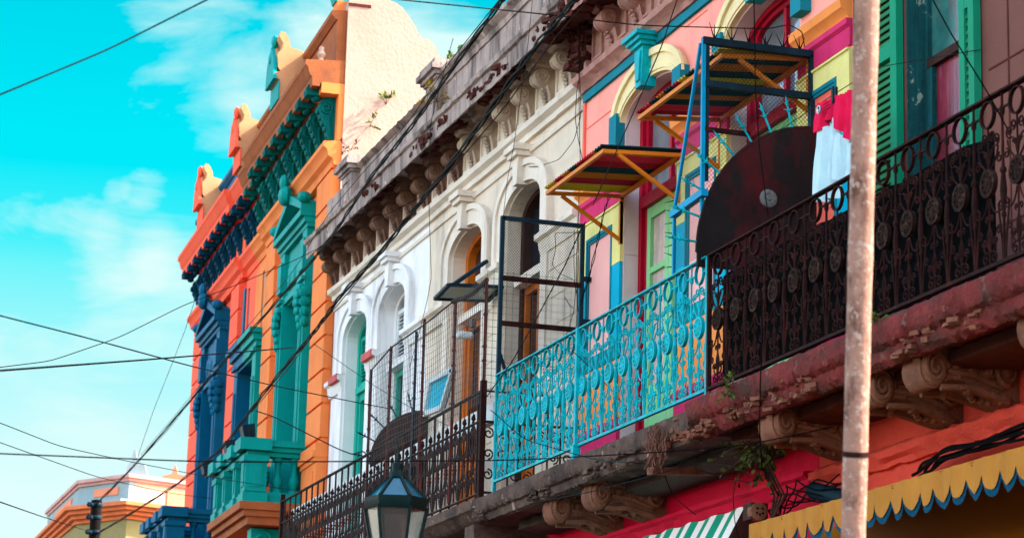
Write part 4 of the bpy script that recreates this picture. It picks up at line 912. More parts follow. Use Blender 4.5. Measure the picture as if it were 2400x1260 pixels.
# =================================================================== ORANGE / CORAL TOWNHOUSES (turned 1.944 deg)
ANG = math.radians(-1.9439)
BO = Vector((29.9, 0, 0))
orange = thing('orange_townhouse', 'orange townhouse with teal pedimented window, teal brackets and teal balustraded balcony', 'house', BO, ANG)
coralh = thing('coral_townhouse', 'coral red townhouse with deep blue brackets, blue window surround and blue balcony', 'house', BO, ANG)
ZC = 11.22
def half(side):
    """one half of the symmetrical front; f maps the orange half onto its mirror"""
    par = orange if side == 0 else coralh
    W_, T_, CO = (M['orange'], M['teal'], M['orange_dk']) if side == 0 else (M['coral'], M['blue'], M['coral'])
    TM = M['teal_mottled'] if side == 0 else M['blue']
    f = (lambda s: s) if side == 0 else (lambda s: 11.8 - s)
    def bx(mb, s0, s1, d0, d1, z0, z1): a, b = sorted((f(s0), f(s1))); return mb.box(a, b, d0, d1, z0, z1)
    def pr(mb, prof, s0, s1): a, b = sorted((f(s0), f(s1))); return mb.prism(prof, 'x', a, b)
    # wall with the tall opening and half of the middle opening
    mb = MB()
    def wq(s0, s1, z0, z1, d=0): mb.quad((f(s0), d, z0), (f(s1), d, z0), (f(s1), d, z1), (f(s0), d, z1))
    wq(0, 1.65, 0, 12.2); wq(2.95, 5.25, 0, 12.2); wq(1.65, 2.95, 0, 5.9); wq(1.65, 2.95, 8.85, 12.2); wq(5.25, 5.9, 0, 5.9); wq(5.25, 5.9, 8.55, 12.2)
    mb.build('wall', W_, par)
    mb = MB()
    for ss, zt_, hd in (((1.65, 2.95), 8.85, (1.65, 2.95)), ((5.25,), 8.55, (5.25, 5.9))):
        mb = MB()
        for q_ in ss: mb.quad((f(q_), 0, 5.9), (f(q_), -.35, 5.9), (f(q_), -.35, zt_), (f(q_), 0, zt_))
        mb.quad((f(hd[0]), 0, zt_), (f(hd[1]), 0, zt_), (f(hd[1]), -.35, zt_), (f(hd[0]), -.35, zt_)); mb.quad((f(hd[0]), 0, 5.9), (f(hd[1]), 0, 5.9), (f(hd[1]), -.35, 5.9), (f(hd[0]), -.35, 5.9))
        mb.build('window_reveal', T_, par)
    mb = MB(); bx(mb, .02, 5.9, -9, -.5, 0, 11.0); bx(mb, 1.5, 5.9, -.36, -.3, 5.5, 9.2); mb.build('rear_block', M['interior'], par)
    # rusticated pilasters
    for s0, s1 in ((.06, 1.0), (3.98, 4.72)):
        mb = MB(); z = 6.62
        bx(mb, s0 + .02, s1 - .02, 0, .07, 0, 10.2)
        while z < 10.15:
            bx(mb, s0, s1, 0, .11, z, min(z + .40, 10.16)); z += .435
        for z0, z1, e in ((0, 6.3, .03), (6.3, 6.36, .05), (6.36, 6.44, .08), (6.44, 6.54, .05)): bx(mb, s0 - e * .3, s1 + e * .3, 0, .11 + e, z0, z1)
        bx(mb, s0 + .15, s1 - .15, .14, .155, 5.5, 6.2)
        mb.build('pilaster', W_, par)
    # string moulding
    prof = lambda d: [(0, 10.12), (d + .05, 10.12), (d + .07, 10.2), (d + .13, 10.24), (d + .15, 10.32), (d + .2, 10.36), (d + .2, 10.42), (0, 10.45)]
    mb = MB(); pr(mb, prof(.04), 0, 4.9); pr(mb, prof(-.03), 4.9, 5.9); mb.build('string_course', CO if side else M['orange'], par)
    # frieze
    mb = MB(); bx(mb, 0, 4.88, 0, .07, 10.45, ZC); mb.build('frieze', CO if side else M['orange'], par)
    # cornice
    prof = lambda d: [(0, ZC - .02), (d - .16, ZC - .02), (d - .14, ZC - .08), (d - .05, ZC - .08), (d - .04, ZC + .04), (d - .01, ZC + .07), (d + .02, ZC + .17), (d + .05, ZC + .2), (d + .05, ZC + .26), (0, ZC + .3)]
    mb = MB(); pr(mb, prof(.47 if side == 0 else .41), .0, 4.9); pr(mb, prof(.36 if side == 0 else .33), 4.9, 5.9); mb.build('cornice', CO, par)
    if side == 0:
        mb = MB(); bx(mb, -.004, .5, .0, .3, ZC - .16, ZC - .02); mb.build('cornice_return', M['orange'], par)
    # brackets: block under the soffit + leaf console on the wall
    b = MB()
    b.prism([(.26, .62), (.44, .62), (.45, .7), (.42, .76), (.2, .76), (.2, .68)], 'x', -.1, .1)
    b.ball((0, .37, .67), .11, .09, .07, 8, 6); b.ball((0, .3, .6), .1, .06, .04, 8, 6)
    b.prism([(.05, .05), (.12, .06), (.15, .14), (.17, .22), (.24, .34), (.27, .46), (.25, .56), (.18, .62), (.05, .64)], 'x', -.08, .08)
    for s in (-1, 1):
        b.tube([(s * .085, p[0], p[2]) for p in spiral(.17, .47, .085, 1.6, PI / 2, 1, 16)], .02, 5)
        b.tube(bez((s * .085, .1, .42), (s * .085, .18, .3), (s * .1, .11, .2), (s * .06, .1, .06)), .02, 5)
    for k in range(5): b.ball((0, .27 - .035 * k, .44 - .075 * k), .07, .03, .05, 7, 5)
    b.ball((0, .1, .03), .05, .05, .05)
    sp = [.26 + .605 * i for i in range(8)] + [5.02, 5.6]
    br = None; BM = mat('shade_toned_teal_bracket_paint', '#005f5b', var=.25, vs=7, dirt='#00312f', da=.7, ds=(4, 4, 3), bump=.4) if side == 0 else mat('shade_toned_blue_bracket_paint', '#003a50', var=.25, vs=7, dirt='#001d2e', da=.7, ds=(4, 4, 3), bump=.4)  # trim colours darkened so the shade under the cornice is in the paint
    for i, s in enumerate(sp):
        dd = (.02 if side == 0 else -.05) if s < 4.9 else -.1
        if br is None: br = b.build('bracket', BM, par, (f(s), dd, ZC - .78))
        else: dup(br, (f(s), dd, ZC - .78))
    # attic parapet behind the cornice
    mb = MB(); e_ = .06 if side == 0 else 0; bx(mb, .05, 5.9, -.25, .12, ZC + .28, 12.02 + e_); pr(mb, [(-.3, 12.02 + e_), (.14, 12.02 + e_), (.2, 12.08 + e_), (.2, 12.14 + e_), (-.3, 12.18 + e_)], .05, 5.9); mb.build('attic_parapet', M['orange_dk'] if side == 0 else M['blue'], par)
    # acroteria
    acs = [2.3] + ([5.9] if side == 1 else [])
    for s in acs:
        big = s == .38
        p = MB()
        # side outline (d, z) of the scrolled crest
        cp = [(-.45, ZC + .3), (.38, ZC + .3), (.38, ZC + .58), (.44, ZC + .6), (.46, ZC + .68), (.38, ZC + .7), (.42, ZC + .76), (.43, ZC + .95), (.37, ZC + 1.02), (.36, ZC + 1.1), (.42, ZC + 1.2), (.4, ZC + 1.27), (.34, ZC + 1.26), (.28, ZC + 1.16), (.26, ZC + 1.06), (.1, ZC + 1.02), (-.15, ZC + .9), (-.45, ZC + .7)]
        c0 = f(s); hw = .3
        cp = [(d + (.12 if side == 0 else .04) if d > -.4 else d, z) for d, z in cp]
        p.prism([(d, z) for d, z in cp], 'x', c0 - hw, c0 + hw)
        p.build('acroterion', M['crest'], par)
        q = MB(); n0 = 0; q.box(c0 - hw - .012, c0 + hw + .012, .503, .52, ZC + .3, ZC + .57); q.prism([(c0 - hw - .02, ZC + .585), (c0 + hw + .02, ZC + .585), (c0 + hw * .8, ZC + .9), (c0, ZC + 1.12), (c0 - hw * .8, ZC + .9)], 'y', .55, .6)
        q.ball((c0, .55, ZC + 1.2), .09, .05, .1); q.ball((c0, .57, ZC + .95), .12, .06, .1)
        if side: q.v = [(v_[0], v_[1] - .08, v_[2]) for v_ in q.v]
        q.build('crest_front', TM if (side == 0) else M['coral'], par)
    # pedimented window surround
    def surround(c0, ped):
        u = MB()
        zt = 8.85 if ped else 8.55
        for s in (-1, 1):
            a, b_ = sorted((c0 + s * .65, c0 + s * .95))
            if not ped and s > 0: continue
            bx(u, a, b_, 0, .15, 5.9, zt + .76 if ped else zt + .12)
            bx(u, a + .08, a + .13, .15, .17, 5.9, zt - .3); bx(u, b_ - .13, b_ - .08, .15, .17, 5.9, zt - .3)
            bx(u, a - .02, b_ + .02, .15, .2, zt + .05, zt + .1)
            if ped:
                bx(u, a + .02, b_ - .02, .15, .19, zt + .2, zt + .62)
                cc_ = (f((a + b_) / 2), .15, 0)
                for k in range(6): u.ball((cc_[0], .18 + .03 * math.sin(k * .9), zt - .05 - .1 * k), .13 - .012 * k, .07, .07, 7, 5)
                for k in range(4): u.ball((cc_[0] + s * (1 if side == 0 else -1) * .16, .14, zt - .12 - .13 * k), .05, .09 - .01 * k, .08, 6, 5)
        e = .95 if ped else .95
        lo, hi = (c0 - e, c0 + e) if ped else (c0 - e, c0)
        if ped:
            bx(u, c0 - .65, c0 + .65, 0, .09, zt, zt + .76); bx(u, c0 - .65, c0 + .65, .09, .14, zt + .02, zt + .1); bx(u, c0 - .5, c0 + .5, .09, .12, zt + .2, zt + .5)
            for k in range(3): u.ball((f(c0 - .35 + .35 * k), .1, zt + .34), .14, .05, .12, 8, 6)
            for d, z0, z1 in ((.16, .76, .82), (.2, .82, .9), (.26, .9, .98)): bx(u, lo - d * .25, hi + d * .25, 0, d, zt + z0, zt + z1)
            # raking pediment
            h0, h1 = zt + .98, zt + 1.3
            for s in (-1, 1):
                A, B = f(c0 + s * 1.02), f(c0)
                u.add([(A, 0, h0), (A, .26, h0), (A, .26, h0 + .1), (A, 0, h0 + .1), (B, 0, h1), (B, .26, h1), (B, .26, h1 + .12), (B, 0, h1 + .12)], [(0, 1, 2, 3), (4, 7, 6, 5), (0, 4, 5, 1), (1, 5, 6, 2), (2, 6, 7, 3), (3, 7, 4, 0)])
            u.add([(f(lo - .1), .08, h0), (f(hi + .1), .08, h0), (f(c0), .08, h1)], [(0, 1, 2)])
            u.ball((f(c0), .3, h1 + .1), .18, .1, .14); u.ball((f(c0), .32, h1 + .28), .1, .07, .12)
            for s in (-1, 1): u.ball((f(c0 + s * 1.02), .22, h0 + .16), .1, .1, .08)
        else:
            for d, z0, z1 in ((.17, .12, .2), (.22, .2, .3), (.28, .3, .38)): bx(u, lo - d * .5, hi, 0, d, zt + z0, zt + z1)
            bx(u, lo + .15, hi, 0, .14, zt, zt + .12); bx(u, lo + .3, hi, .14, .19, zt + .04, zt + .12)
        wob = u.build('window', T_, par)
        v = MB()
        a, b_ = (c0 - .65, c0 + .65) if ped else (c0 - .65, c0)
        bx(v, a, b_, -.3, -.26, 5.9, zt); bx(v, a + .03, a + .12, -.26, -.2, 5.9, zt - .06)
        if ped: bx(v, b_ - .12, b_ - .03, -.26, -.2, 5.9, zt - .06); bx(v, c0 - .05, c0 + .05, -.26, -.2, 5.9, zt - .06)
        bx(v, a + .03, b_ - .03 * ped, -.26, -.2, zt - .14, zt - .06); bx(v, a + .12, b_ - .12, -.25, -.21, 7.9, 7.98)
        v.build('shutter', T_, wob)
    surround(2.3, True); surround(5.9, False)
    # framed attic panel above the middle window
    mb = MB(); bx(mb, 4.86, 5.02, 0, .06, 8.95, 9.92); mb.build('panel_strip', T_, par)
    mb = MB(); bx(mb, 5.2, 5.34, 0, .02, 9.15, 9.85); mb.build('panel_slot', T_, par)
    mb = MB(); bx(mb, 5.06, 5.18, 0, .04, 9.0, 10.0); bx(mb, 5.36, 5.9, 0, .04, 9.0, 10.0); bx(mb, 5.18, 5.36, 0, .04, 9.87, 10.0); mb.build('panel_frame', W_, par)
    # balcony
    sl = MB(); zb = 5.6
    for d, e, z0, z1 in ((.8, .0, zb, zb + .1), (.86, .04, zb + .1, zb + .18), (.92, .08, zb + .18, zb + .28)): bx(sl, 1.05 - e, 3.55 + e, 0, d, z0, z1)
    bal = sl.build('balcony', M['orange_dk'] if side == 0 else M['blue'], par)
    c_ = MB(); zr = 5.88
    bx(c_, 1.05, 3.55, .6, .84, zr, zr + .14); bx(c_, 1.05, 1.29, 0, .6, zr, zr + .14); bx(c_, 3.31, 3.55, 0, .6, zr, zr + .14)
    c_.build('plinth', T_, bal)
    c_ = MB()
    for e, z0, z1 in ((.0, .6, .66), (.04, .66, .72), (.08, .72, .8)):
        bx(c_, 1.05 - e, 3.55 + e, .6 - e, .84 + e, zr + z0, zr + z1); bx(c_, 1.07 - e, 1.27 + e, 0, .6 - e, zr + z0, zr + z1 - .002); bx(c_, 3.33 - e, 3.53 + e, 0, .6 - e, zr + z0, zr + z1 - .002)
    c_.build('coping', T_, bal)
    for s0, s1 in ((1.03, 1.33), (1.78, 1.98), (2.62, 2.82), (3.27, 3.57)):
        c_ = MB(); bx(c_, s0, s1, .58, .86, zr + .14, zr + .6); bx(c_, s0 + .06, s1 - .06, .86, .875, zr + .2, zr + .54)
        for dd in ((.56, .89),):
            bx(c_, s0 - .03, s1 + .03, .56, .89, zr + .52, zr + .6); bx(c_, s0 - .03, s1 + .03, .56, .885, zr + .0, zr + .12); bx(c_, s0 - .07, s1 + .07, .54, .95, zr + .66, zr + .815)
        if s0 == 1.03: bx(c_, s0 - .012 , s0, .64, .8, zr + .2, zr + .5)
        c_.build('pier', T_, bal)
    c_ = MB()
    for s0, s1 in ((1.33, 1.78), (1.98, 2.62), (2.82, 3.27)):
        bx(c_, s0, s1, .68, .72, zr + .14, zr + .6)
        for k in range(5):
            c_.tube([(p[0], .74, p[2]) for p in spiral(f((s0 + s1) / 2 + (k - 2) * .08), zr + .37, .07, 1.2, k, 1, 10)], .016, 5)
    c_.build('ornament_panel', T_, bal)
    pro = [(.07, 0), (.07, .04), (.04, .06), (.075, .14), (.065, .19), (.04, .25), (.035, .36), (.05, .4), (.07, .42), (.07, .46)]
    for s in (1.17, 3.43):
        for d in (.2, .42): MB().lathe((0, 0, 0), pro, 12).build('baluster', T_, bal, (f(s), d, zr + .14))
    for s in (1.3, 3.2):
        c_ = MB(); bx(c_, s, s + .28, 0, .7, zb - .34, zb - .02)
        c_.tube([(f(s) + (-.02 if side == 0 else .02), p[0], p[2]) for p in spiral(.55, zb - .17, .12, 1.6, PI / 2, 1, 16)], .03, 6)
        c_.build('balcony_console', T_, bal)
half(0); half(1)
# party wall of the orange house (bare, curved top)
pts = [(.0, 0), (.0, 12.3), (-.06, 12.46)] + [(-.5 + .0, 12.41), (-.62, 12.38), (-.72, 12.32), (-.82, 12.2), (-.9, 12.08), (-.96, 11.96), (-1.0, 11.93), (-1.1, 11.93), (-1.17, 11.86), (-1.22, 11.76), (-1.35, 11.55), (-1.6, 11.2), (-3, 11.05), (-9, 11.0), (-9, 0)]
mb = MB(); mb.prism(pts, 'x', -.02, .22); mb.build('party_wall', M['party'], orange)
mb = MB(); mb.box(.22, .5, -.3, .1, ZC + .28, 12.4); mb.build('end_pier', M['orange'], orange)
mb = MB(); mb.prism([(-.1, 12.4), (.12, 12.4), (.16, 12.55), (.1, 12.8), (.14, 13.0), (.02, 13.0), (-.1, 12.7)], 'x', .24, .5); mb.build('end_crest', M['teal'], orange)
mb = MB(); mb.box(-.03, -.02, -.3, .0, 12.26, 12.3); mb.build('iron_tie', M['rustred'], orange)
bl = MB(); bl.lathe((.12, .3, ZC + .3), [(.04, 0), (.03, .03), (.06, .08), (.03, .14), (.035, .18), (.0, .2)], 10); bl.build('urn_finial', M['party'], orange)

# floodlights on the teal balcony
def B(s, d, z):
    c, s_ = math.cos(ANG), math.sin(ANG); return Vector((BO.x + s * c - d * s_, BO.y + s * s_ + d * c, z))
for (px, py, dd, nm) in ((582, 1008, .8, 'dark floodlight on the near corner of the teal balcony coping'), (541, 1047, .8, 'dark floodlight midway along the teal balcony coping'), (487, 1095, .8, 'dark floodlight at the far end of the teal balcony coping')):
    n_ = Vector((-math.sin(ANG), math.cos(ANG), 0)); r = ray(px, py); t = ((BO + n_ * dd - CAM).dot(n_)) / r.dot(n_); p = CAM + r * t; p.z = 6.68
    fl = thing('floodlight', nm, 'floodlight', p, ANG, 'floodlights on the teal balcony')
    mb = MB(); mb.prism([(-.08, .07), (.06, .03), (.1, .2), (-.06, .24)], 'x', -.11, .11); mb.build('housing', M['black_iron'], fl)
    mb = MB(); mb.tube([(-.13, 0, 0), (-.13, 0, .14)], .012, 5); mb.tube([(.13, 0, 0), (.13, 0, .14)], .012, 5); mb.box(-.13, .13, -.015, .015, -.002, .015); mb.build('yoke', M['black_iron'], fl)

# =================================================================== FAR CORNER BUILDING
D0 = 60.0
def far(px, py, d=D0): return atd(px, py, d)
fb = thing('corner_building', 'distant peach and grey corner building with orange cornice beyond the coral house', 'house', (far(240, 1260).x, far(240, 1260).y, 0))
base = [far(112, 1200, D0 + 6), far(182, 1200), far(298, 1200, D0 - 1.6), far(500, 1200, D0 - .3), far(520, 1200, D0 + 9)]
fp = [(p.x, p.y) for p in base]
def ringwall(mb, z0, z1, e=0.0):
    c = Vector((sum(p[0] for p in fp) / 5, sum(p[1] for p in fp) / 5)); pts = []
    for p in fp:
        v = Vector(p) - c; pts.append(tuple(c + v * (1 + e / v.length)))
    return mb.prism(pts, 'z', z0, z1)
zt, zc, zcb = far(240, 1128).z, far(240, 1196).z, far(240, 1232).z
ringwall(MB(), 0, zcb).build('wall', M['olive_far'], fb, world=True)
mb = MB(); hh = zc - zcb
for k in range(4): ringwall(mb, zcb + hh * k / 4, zcb + hh * (k + 1) / 4 - .001, .1 + .16 * k)
mb.build('cornice', M['orange_far'], fb, world=True)
mb = MB(); ringwall(mb, zc, zt - .15, -.05); mb.build('attic_wall', M['cream_far'], fb, world=True)
mb = MB(); ringwall(mb, zt - .15, zt - .08, .05); ringwall(mb, zt - .08, zt, .14); mb.build('coping', mat('dusty_rose_coping', '#c79a92', bump=.1), fb, world=True)
def facade_panel(i, u0, u1, z0, z1, m, nm, off=.02):
    a, b_ = Vector(fp[i]), Vector(fp[i + 1]); c = Vector((sum(p[0] for p in fp) / 5, sum(p[1] for p in fp) / 5))
    nrm = Vector((b_ - a).yx); nrm.y *= -1; nrm.normalize()
    if nrm.dot((a + b_) / 2 - c) < 0: nrm = -nrm
    P_ = [a + (b_ - a) * u0 + nrm * (off - .2), a + (b_ - a) * u1 + nrm * (off - .2), a + (b_ - a) * u1 + nrm * off, a + (b_ - a) * u0 + nrm * off]
    MB().prism([tuple(p) for p in P_], 'z', z0, z1).build(nm, m, fb, world=True)
za, zb_ = zc + .06, zt - .16
facade_panel(1, 0.0, 1.0, za, zb_, M['grey_far'], 'grey_attic_panel', -.01); facade_panel(0, 0.0, .99, za, zb_, M['grey_far'], 'grey_attic_panel', -.01)
facade_panel(1, .32, .8, za + .18, zb_ - .1, M['salmon_far'], 'salmon_panel', .02); facade_panel(0, .3, .8, za + .1, zb_ - .1, M['salmon_far'], 'salmon_panel', .02)
facade_panel(1, -.02, 1.0, zc, zc + .1, M['grey_far'], 'ledge', .2); facade_panel(2, .45, .98, za, zb_ - .1, M['salmon_far'], 'salmon_panel', .0)
# rooftop ornaments of the far building
for px, d, lb in ((318, D0 - 1, 'small dark scrolled roof ornament left on the far peach building'), (410, D0 - .5, 'small pink roof ornament on the far peach building beside the coral house')):
    p = far(px, 1122, d); mb = MB()
    mb.prism([(-.25, 0), (.3, 0), (.2, .3), (.02, .42), (-.02, .62), (-.08, .62), (-.1, .4), (-.2, .25)], 'y', -.12, .12) if px < 350 else mb.prism([(-.4, 0), (.4, 0), (.25, .14), (.08, .18), (0, .42), (-.08, .18), (-.25, .14)], 'y', -.12, .12)
    Rz = Matrix.Rotation(math.radians(-105), 3, 'Z'); mb.v = [tuple(Rz @ Vector(v) + Vector((p.x, p.y, zt))) for v in mb.v]
    mb.build('roof_ornament', M['grey_far'] if px < 350 else M['salmon_far'], fb, world=True)
# utility pole
up = far(221, 1260, 46); ut = far(221, 1170, 46)
utl = thing('utility_pole', 'dark wooden utility pole in front of the distant peach building', 'utility pole', (up.x, up.y, 0))
mb = MB(); mb.lathe((0, 0, 0), [(.13, 0), (.1, ut.z), (.02, ut.z + .02)], 10); mb.build('shaft', mat('tarred_pole_wood', '#14100f', bump=.3), utl)
mb = MB()
for z in (.12, .35, .62): mb = MB(); mb.lathe((0, 0, ut.z - z), [(.11, 0), (.12, .02), (.12, .05), (.11, .07)], 10); mb.ball((0, .13, ut.z - z + .04), .05); mb.ball((-.1, .1, ut.z - z + .02), .045); mb.build('insulator_collar', M['black_iron'], utl)
# =================================================================== FOREGROUND POLE AND LAMP
a, b_ = atd(2032, 0, 9.2), atd(2000, 1260, 9.2); d_ = (a - b_).normalized()
base_ = b_ - d_ * (b_.z / d_.z)
fp_ = thing('street_pole', 'rust stained pale metal pole in front of the brown railing', 'pole', base_)
mb = MB(); ztop = 8.2; n_ = 60
pts = [d_ * (ztop / d_.z * i / n_) for i in range(n_ + 1)]
mb.tube(pts, [.0455 + .0012 * math.sin(i * 2.3) for i in range(n_ + 1)], 20); mb.build('shaft', M['poleM'], fp_)
for z in (3.12,):
    mb = MB(); p = d_ * (z / d_.z); mb.tube([p, p + d_ * .02], .0485, 20); mb.build('clamp_band', M['rust'], fp_)
LP = atd(929, 1172, 14.0)
lamp = thing('street_lamp', 'six sided glazed lantern of a dark street lamp below the railing', 'street lamp', (LP.x, LP.y, 0))
Z = LP.z; mb = MB()
def hexa(r, z, n=6, off=.2): return [(r * math.cos(off + 2 * PI * k / n), r * math.sin(off + 2 * PI * k / n), z) for k in range(n)]
def hexband(mb, ra, za, rb, zb):
    mb.add(hexa(ra, za) + hexa(rb, zb), [(k, (k + 1) % 6, 6 + (k + 1) % 6, 6 + k) for k in range(6)])
mb.lathe((0, 0, Z), [(.002, .33), (.008, .24), (.012, .215), (.032, .21), (.03, .17), (.04, .16), (.05, .13), (.045, .12)], 14); mb.build('finial', M['lampM'], lamp)
mb = MB()
for k in range(6):
    for (ra, za), (rb, zb) in (((.045, .13), (.165, .012)), ((.175, -.05), (.1, -.42))):
        A, B_ = hexa(ra, Z + za)[k], hexa(rb, Z + zb)[k]; mb.bar(A, B_, .016)
for r0, r1, z0, z1 in ((.178, .182, -.012, .012), (.17, .178, -.04, -.012), (.182, .188, -.055, -.04)): hexband(mb, r0, Z + z0, r1, Z + z1); mb.add(hexa(r0, Z + z0), [tuple(range(6))]); mb.add(hexa(r1, Z + z1), [tuple(range(6))])
hexband(mb, .1, Z - .46, .11, Z - .42)
mb.build('frame', M['lampM'], lamp)
mb = MB(); hexband(mb, .042, Z + .13, .16, Z + .012); mb.build('roof_glass', glass('pale_blue_reflecting_roof_glass', '#1a5266', .12), lamp)
def clear_glass():
    m = bpy.data.materials.new('lantern_glass'); m.use_nodes = True; nt = m.node_tree; b = nt.nodes['Principled BSDF']
    b.inputs['Base Color'].default_value = (.42, .36, .33, 1); b.inputs['Roughness'].default_value = .12; b.inputs['Transmission Weight'].default_value = .88; b.inputs['IOR'].default_value = 1.1
    return m
mb = MB(); hexband(mb, .17, Z - .055, .097, Z - .42); mb.build('side_glass', clear_glass(), lamp)
mb = MB(); mb.lathe((0, 0, 0), [(.12, 0), (.12, .15), (.06, .3), (.045, Z - .7), (.06, Z - .6), (.04, Z - .5), (.09, Z - .46)], 14); mb.build('post', M['lampM'], lamp)

# =================================================================== WIRES
def wire(label, pts, r=.006, m='wirem', sag=0, cat='cable', strands=1, group='overhead cables', name='cable', tw=0, fq=.55):
    P_ = []
    for i in range(len(pts) - 1):
        a, b_ = Vector(pts[i]), Vector(pts[i + 1]); n = 10
        for k in range(n + (i == len(pts) - 2)):
            t = k / n; q = a.lerp(b_, t); P_.append(q)
    r *= .56; tw *= .5
    # smooth
    for _ in range(3): P_ = [P_[0]] + [(P_[i - 1] + P_[i] * 2 + P_[i + 1]) / 4 for i in range(1, len(P_) - 1)] + [P_[-1]]
    mb = MB()
    for s in range(strands):
        ph = 2 * PI * s / max(1, strands)
        Q = [p + Vector((0, math.cos(ph + i * fq), math.sin(ph + i * fq))) * (tw * (1 if strands > 1 else 0)) * (1 + .5 * math.sin(i * (.8 if fq > .3 else .22) + s * 2)) for i, p in enumerate(P_)]
        mb.tube(Q, r, 5)
    c = P_[len(P_) // 2]
    return single(name, mb, M[m], label, cat, c, group)
def D(*l):
    P_ = [atd(x, y, d) for x, y, d in l]                     # cables run on well past the view
    if l[0][0] < 0 or l[0][1] < 0: P_ = [P_[0] + (P_[0] - P_[1]).normalized() * 7] + P_
    if l[-1][1] < 0: P_ = P_ + [P_[-1] + (P_[-1] - P_[-2]).normalized() * 7]
    return P_
wire('thin dark cable crossing the open blue sky at upper left', D((-60, 248, 11), (0, 222, 11), (250, 118, 11.5), (485, 0, 12), (560, -38, 12.2)), .009, 'wireteal')
wire('dark cable running level from the left edge to a joint on the thick bundle', D((-40, 871, 12.6), (0, 868, 13), (350, 842, 18), (690, 814, 25.4)), .011)
wire('long near horizontal black cable passing behind the lamp finial', D((-40, 1060, 12), (0, 1062, 12), (500, 1082, 12.5), (1200, 1078, 13), (1560, 1058, 13.3), (1750, 1042, 14), (1950, 1000, 15)), .0065)
wire('black cable entering at the top centre and ending at the blue mesh screen', D((900, -6, 13), (940, 0, 13), (1260, 32, 14), (1500, 60, 15), (1800, 68, 16), (1850, 58, 16.6), (1880, 75, 17), (1886, 110, 17.2)), .007)
wire('upper twisted cable bundle sweeping down past the grey parapet', D((1200, -30, 15), (1176, 0, 15.2), (1057, 167, 17), (973, 283, 19), (880, 400, 21.5), (800, 522, 24), (742, 598, 26), (620, 740, 30), (450, 932, 36), (320, 1085, 41), (226, 1180, 46)), .012, strands=3, tw=.022)
wire('loose thinner strand hanging beside the upper twisted bundle', D((1190, -25, 15), (1050, 150, 17), (955, 290, 19), (850, 405, 21.5), (770, 500, 24), (690, 632, 27), (560, 790, 31), (400, 985, 37), (330, 1065, 40.5)), .006)
wire('lower thick twisted cable bundle running from the top centre to the far pole', D((1372, -30, 13), (1345, 0, 13.2), (1250, 118, 14.2), (1142, 266, 15.6), (1030, 420, 17.4), (960, 505, 18.6), (880, 603, 20.2), (800, 692, 22), (745, 765, 23.4), (690, 832, 25), (600, 945, 28), (520, 1050, 31), (410, 1138, 36), (280, 1218, 42), (226, 1250, 46)), .013, strands=3, tw=.024)
wire('dark loose cable just right of the lower thick bundle', D((1395, -20, 13), (1300, 90, 14), (1180, 255, 15.5), (1060, 395, 17.2), (985, 470, 18.2), (900, 580, 20), (820, 680, 21.8), (740, 775, 23.6), (680, 858, 25.4), (590, 965, 28)), .008, 'darkwood')
wire('thin black cable curving from the left edge up across the coral and orange fronts', D((-30, 863, 20), (0, 860, 20), (120, 845, 21), (280, 790, 22), (430, 715, 23), (560, 665, 24), (690, 610, 25), (790, 560, 25.5), (880, 515, 26), (1000, 455, 26.5)), .007)
wire('pale teal out of focus cable slanting from the left edge to the white house', D((-30, 730, 14), (0, 739, 14), (200, 790, 16), (450, 858, 19), (650, 905, 22), (850, 945, 25), (930, 960, 26)), .009, 'wireteal')
wire('thin wire slanting to the right above the far building', D((-20, 985, 20), (0, 990, 20), (140, 1045, 22), (300, 1080, 25), (480, 1115, 28), (700, 1150, 30)), .007, 'wireteal')
wire('faint lower wire slanting down towards the corner building roof', D((-20, 1028, 24), (0, 1036, 24), (230, 1118, 30), (400, 1155, 36), (560, 1175, 38)), .008, 'wireteal')
wire('thin teal wire in the lower left corner running to the dark pole', D((-20, 1168, 22), (0, 1175, 22), (100, 1210, 32), (215, 1246, 46)), .011, 'wireteal')
wire('fine wire dropping steeply from the blue window to the far rooftop', D((456, 706, 40), (435, 770, 41), (400, 860, 42), (360, 960, 43), (320, 1078, 44)), .008, 'wireteal')
wire('fine wire parallel to the bundle across the pale sky', D((470, 905, 40), (400, 1000, 42), (330, 1075, 44), (250, 1160, 46)), .008, 'wireteal')
wire('drooping black cable from the bundle to the white house balcony', D((600, 962, 28), (640, 975, 27.5), (700, 1005, 27), (790, 1050, 26), (826, 1064, 25.6), (852, 1056, 25.3), (872, 1080, 25), (900, 1120, 24.6)), .012)
wire('slack wire crossing the orange pilaster to the white doorway', D((735, 805, 27), (800, 850, 27), (880, 905, 26), (980, 965, 24.5), (1080, 1010, 23)), .006)
wire('thin grey wire hanging straight down the white and cream facade', [aty(1062, 90, .55), aty(1010, 280, .5), aty(1004, 420, .45), aty(1008, 560, .3), aty(1011, 650, .2), aty(1002, 700, .15), aty(985, 770, .1), aty(960, 860, .08)], .006, 'wireg')
wire('thin wire falling in front of the far cream arch', [aty(1250, -20, .6), aty(1238, 100, .55), aty(1220, 230, .5), aty(1206, 330, .45), aty(1188, 430, .4), aty(1178, 520, .4)], .005)
wire('black wire looping from the cornice corner onto the cream wall', [aty(1359, 55, .2), aty(1359, 180, .15), aty(1362, 270, .12), aty(1345, 330, .1), aty(1310, 375, .08), aty(1262, 390, .06), aty(1240, 391, .06)], .006)
wire('straight black cable down the corner between the cream and pink houses', [aty(1357, 55, .25), aty(1357, 230, .2), aty(1360, 390, .15), aty(1355, 520, .3), aty(1350, 640, .4), aty(1355, 730, .4)], .006)
wire('paler cable beside the corner of the pink wall', [aty(1376, 55, .15), aty(1370, 120, .13), aty(1352, 210, .12), aty(1348, 280, .12), aty(1356, 330, .12), aty(1366, 380, .12)], .006, 'wireg')
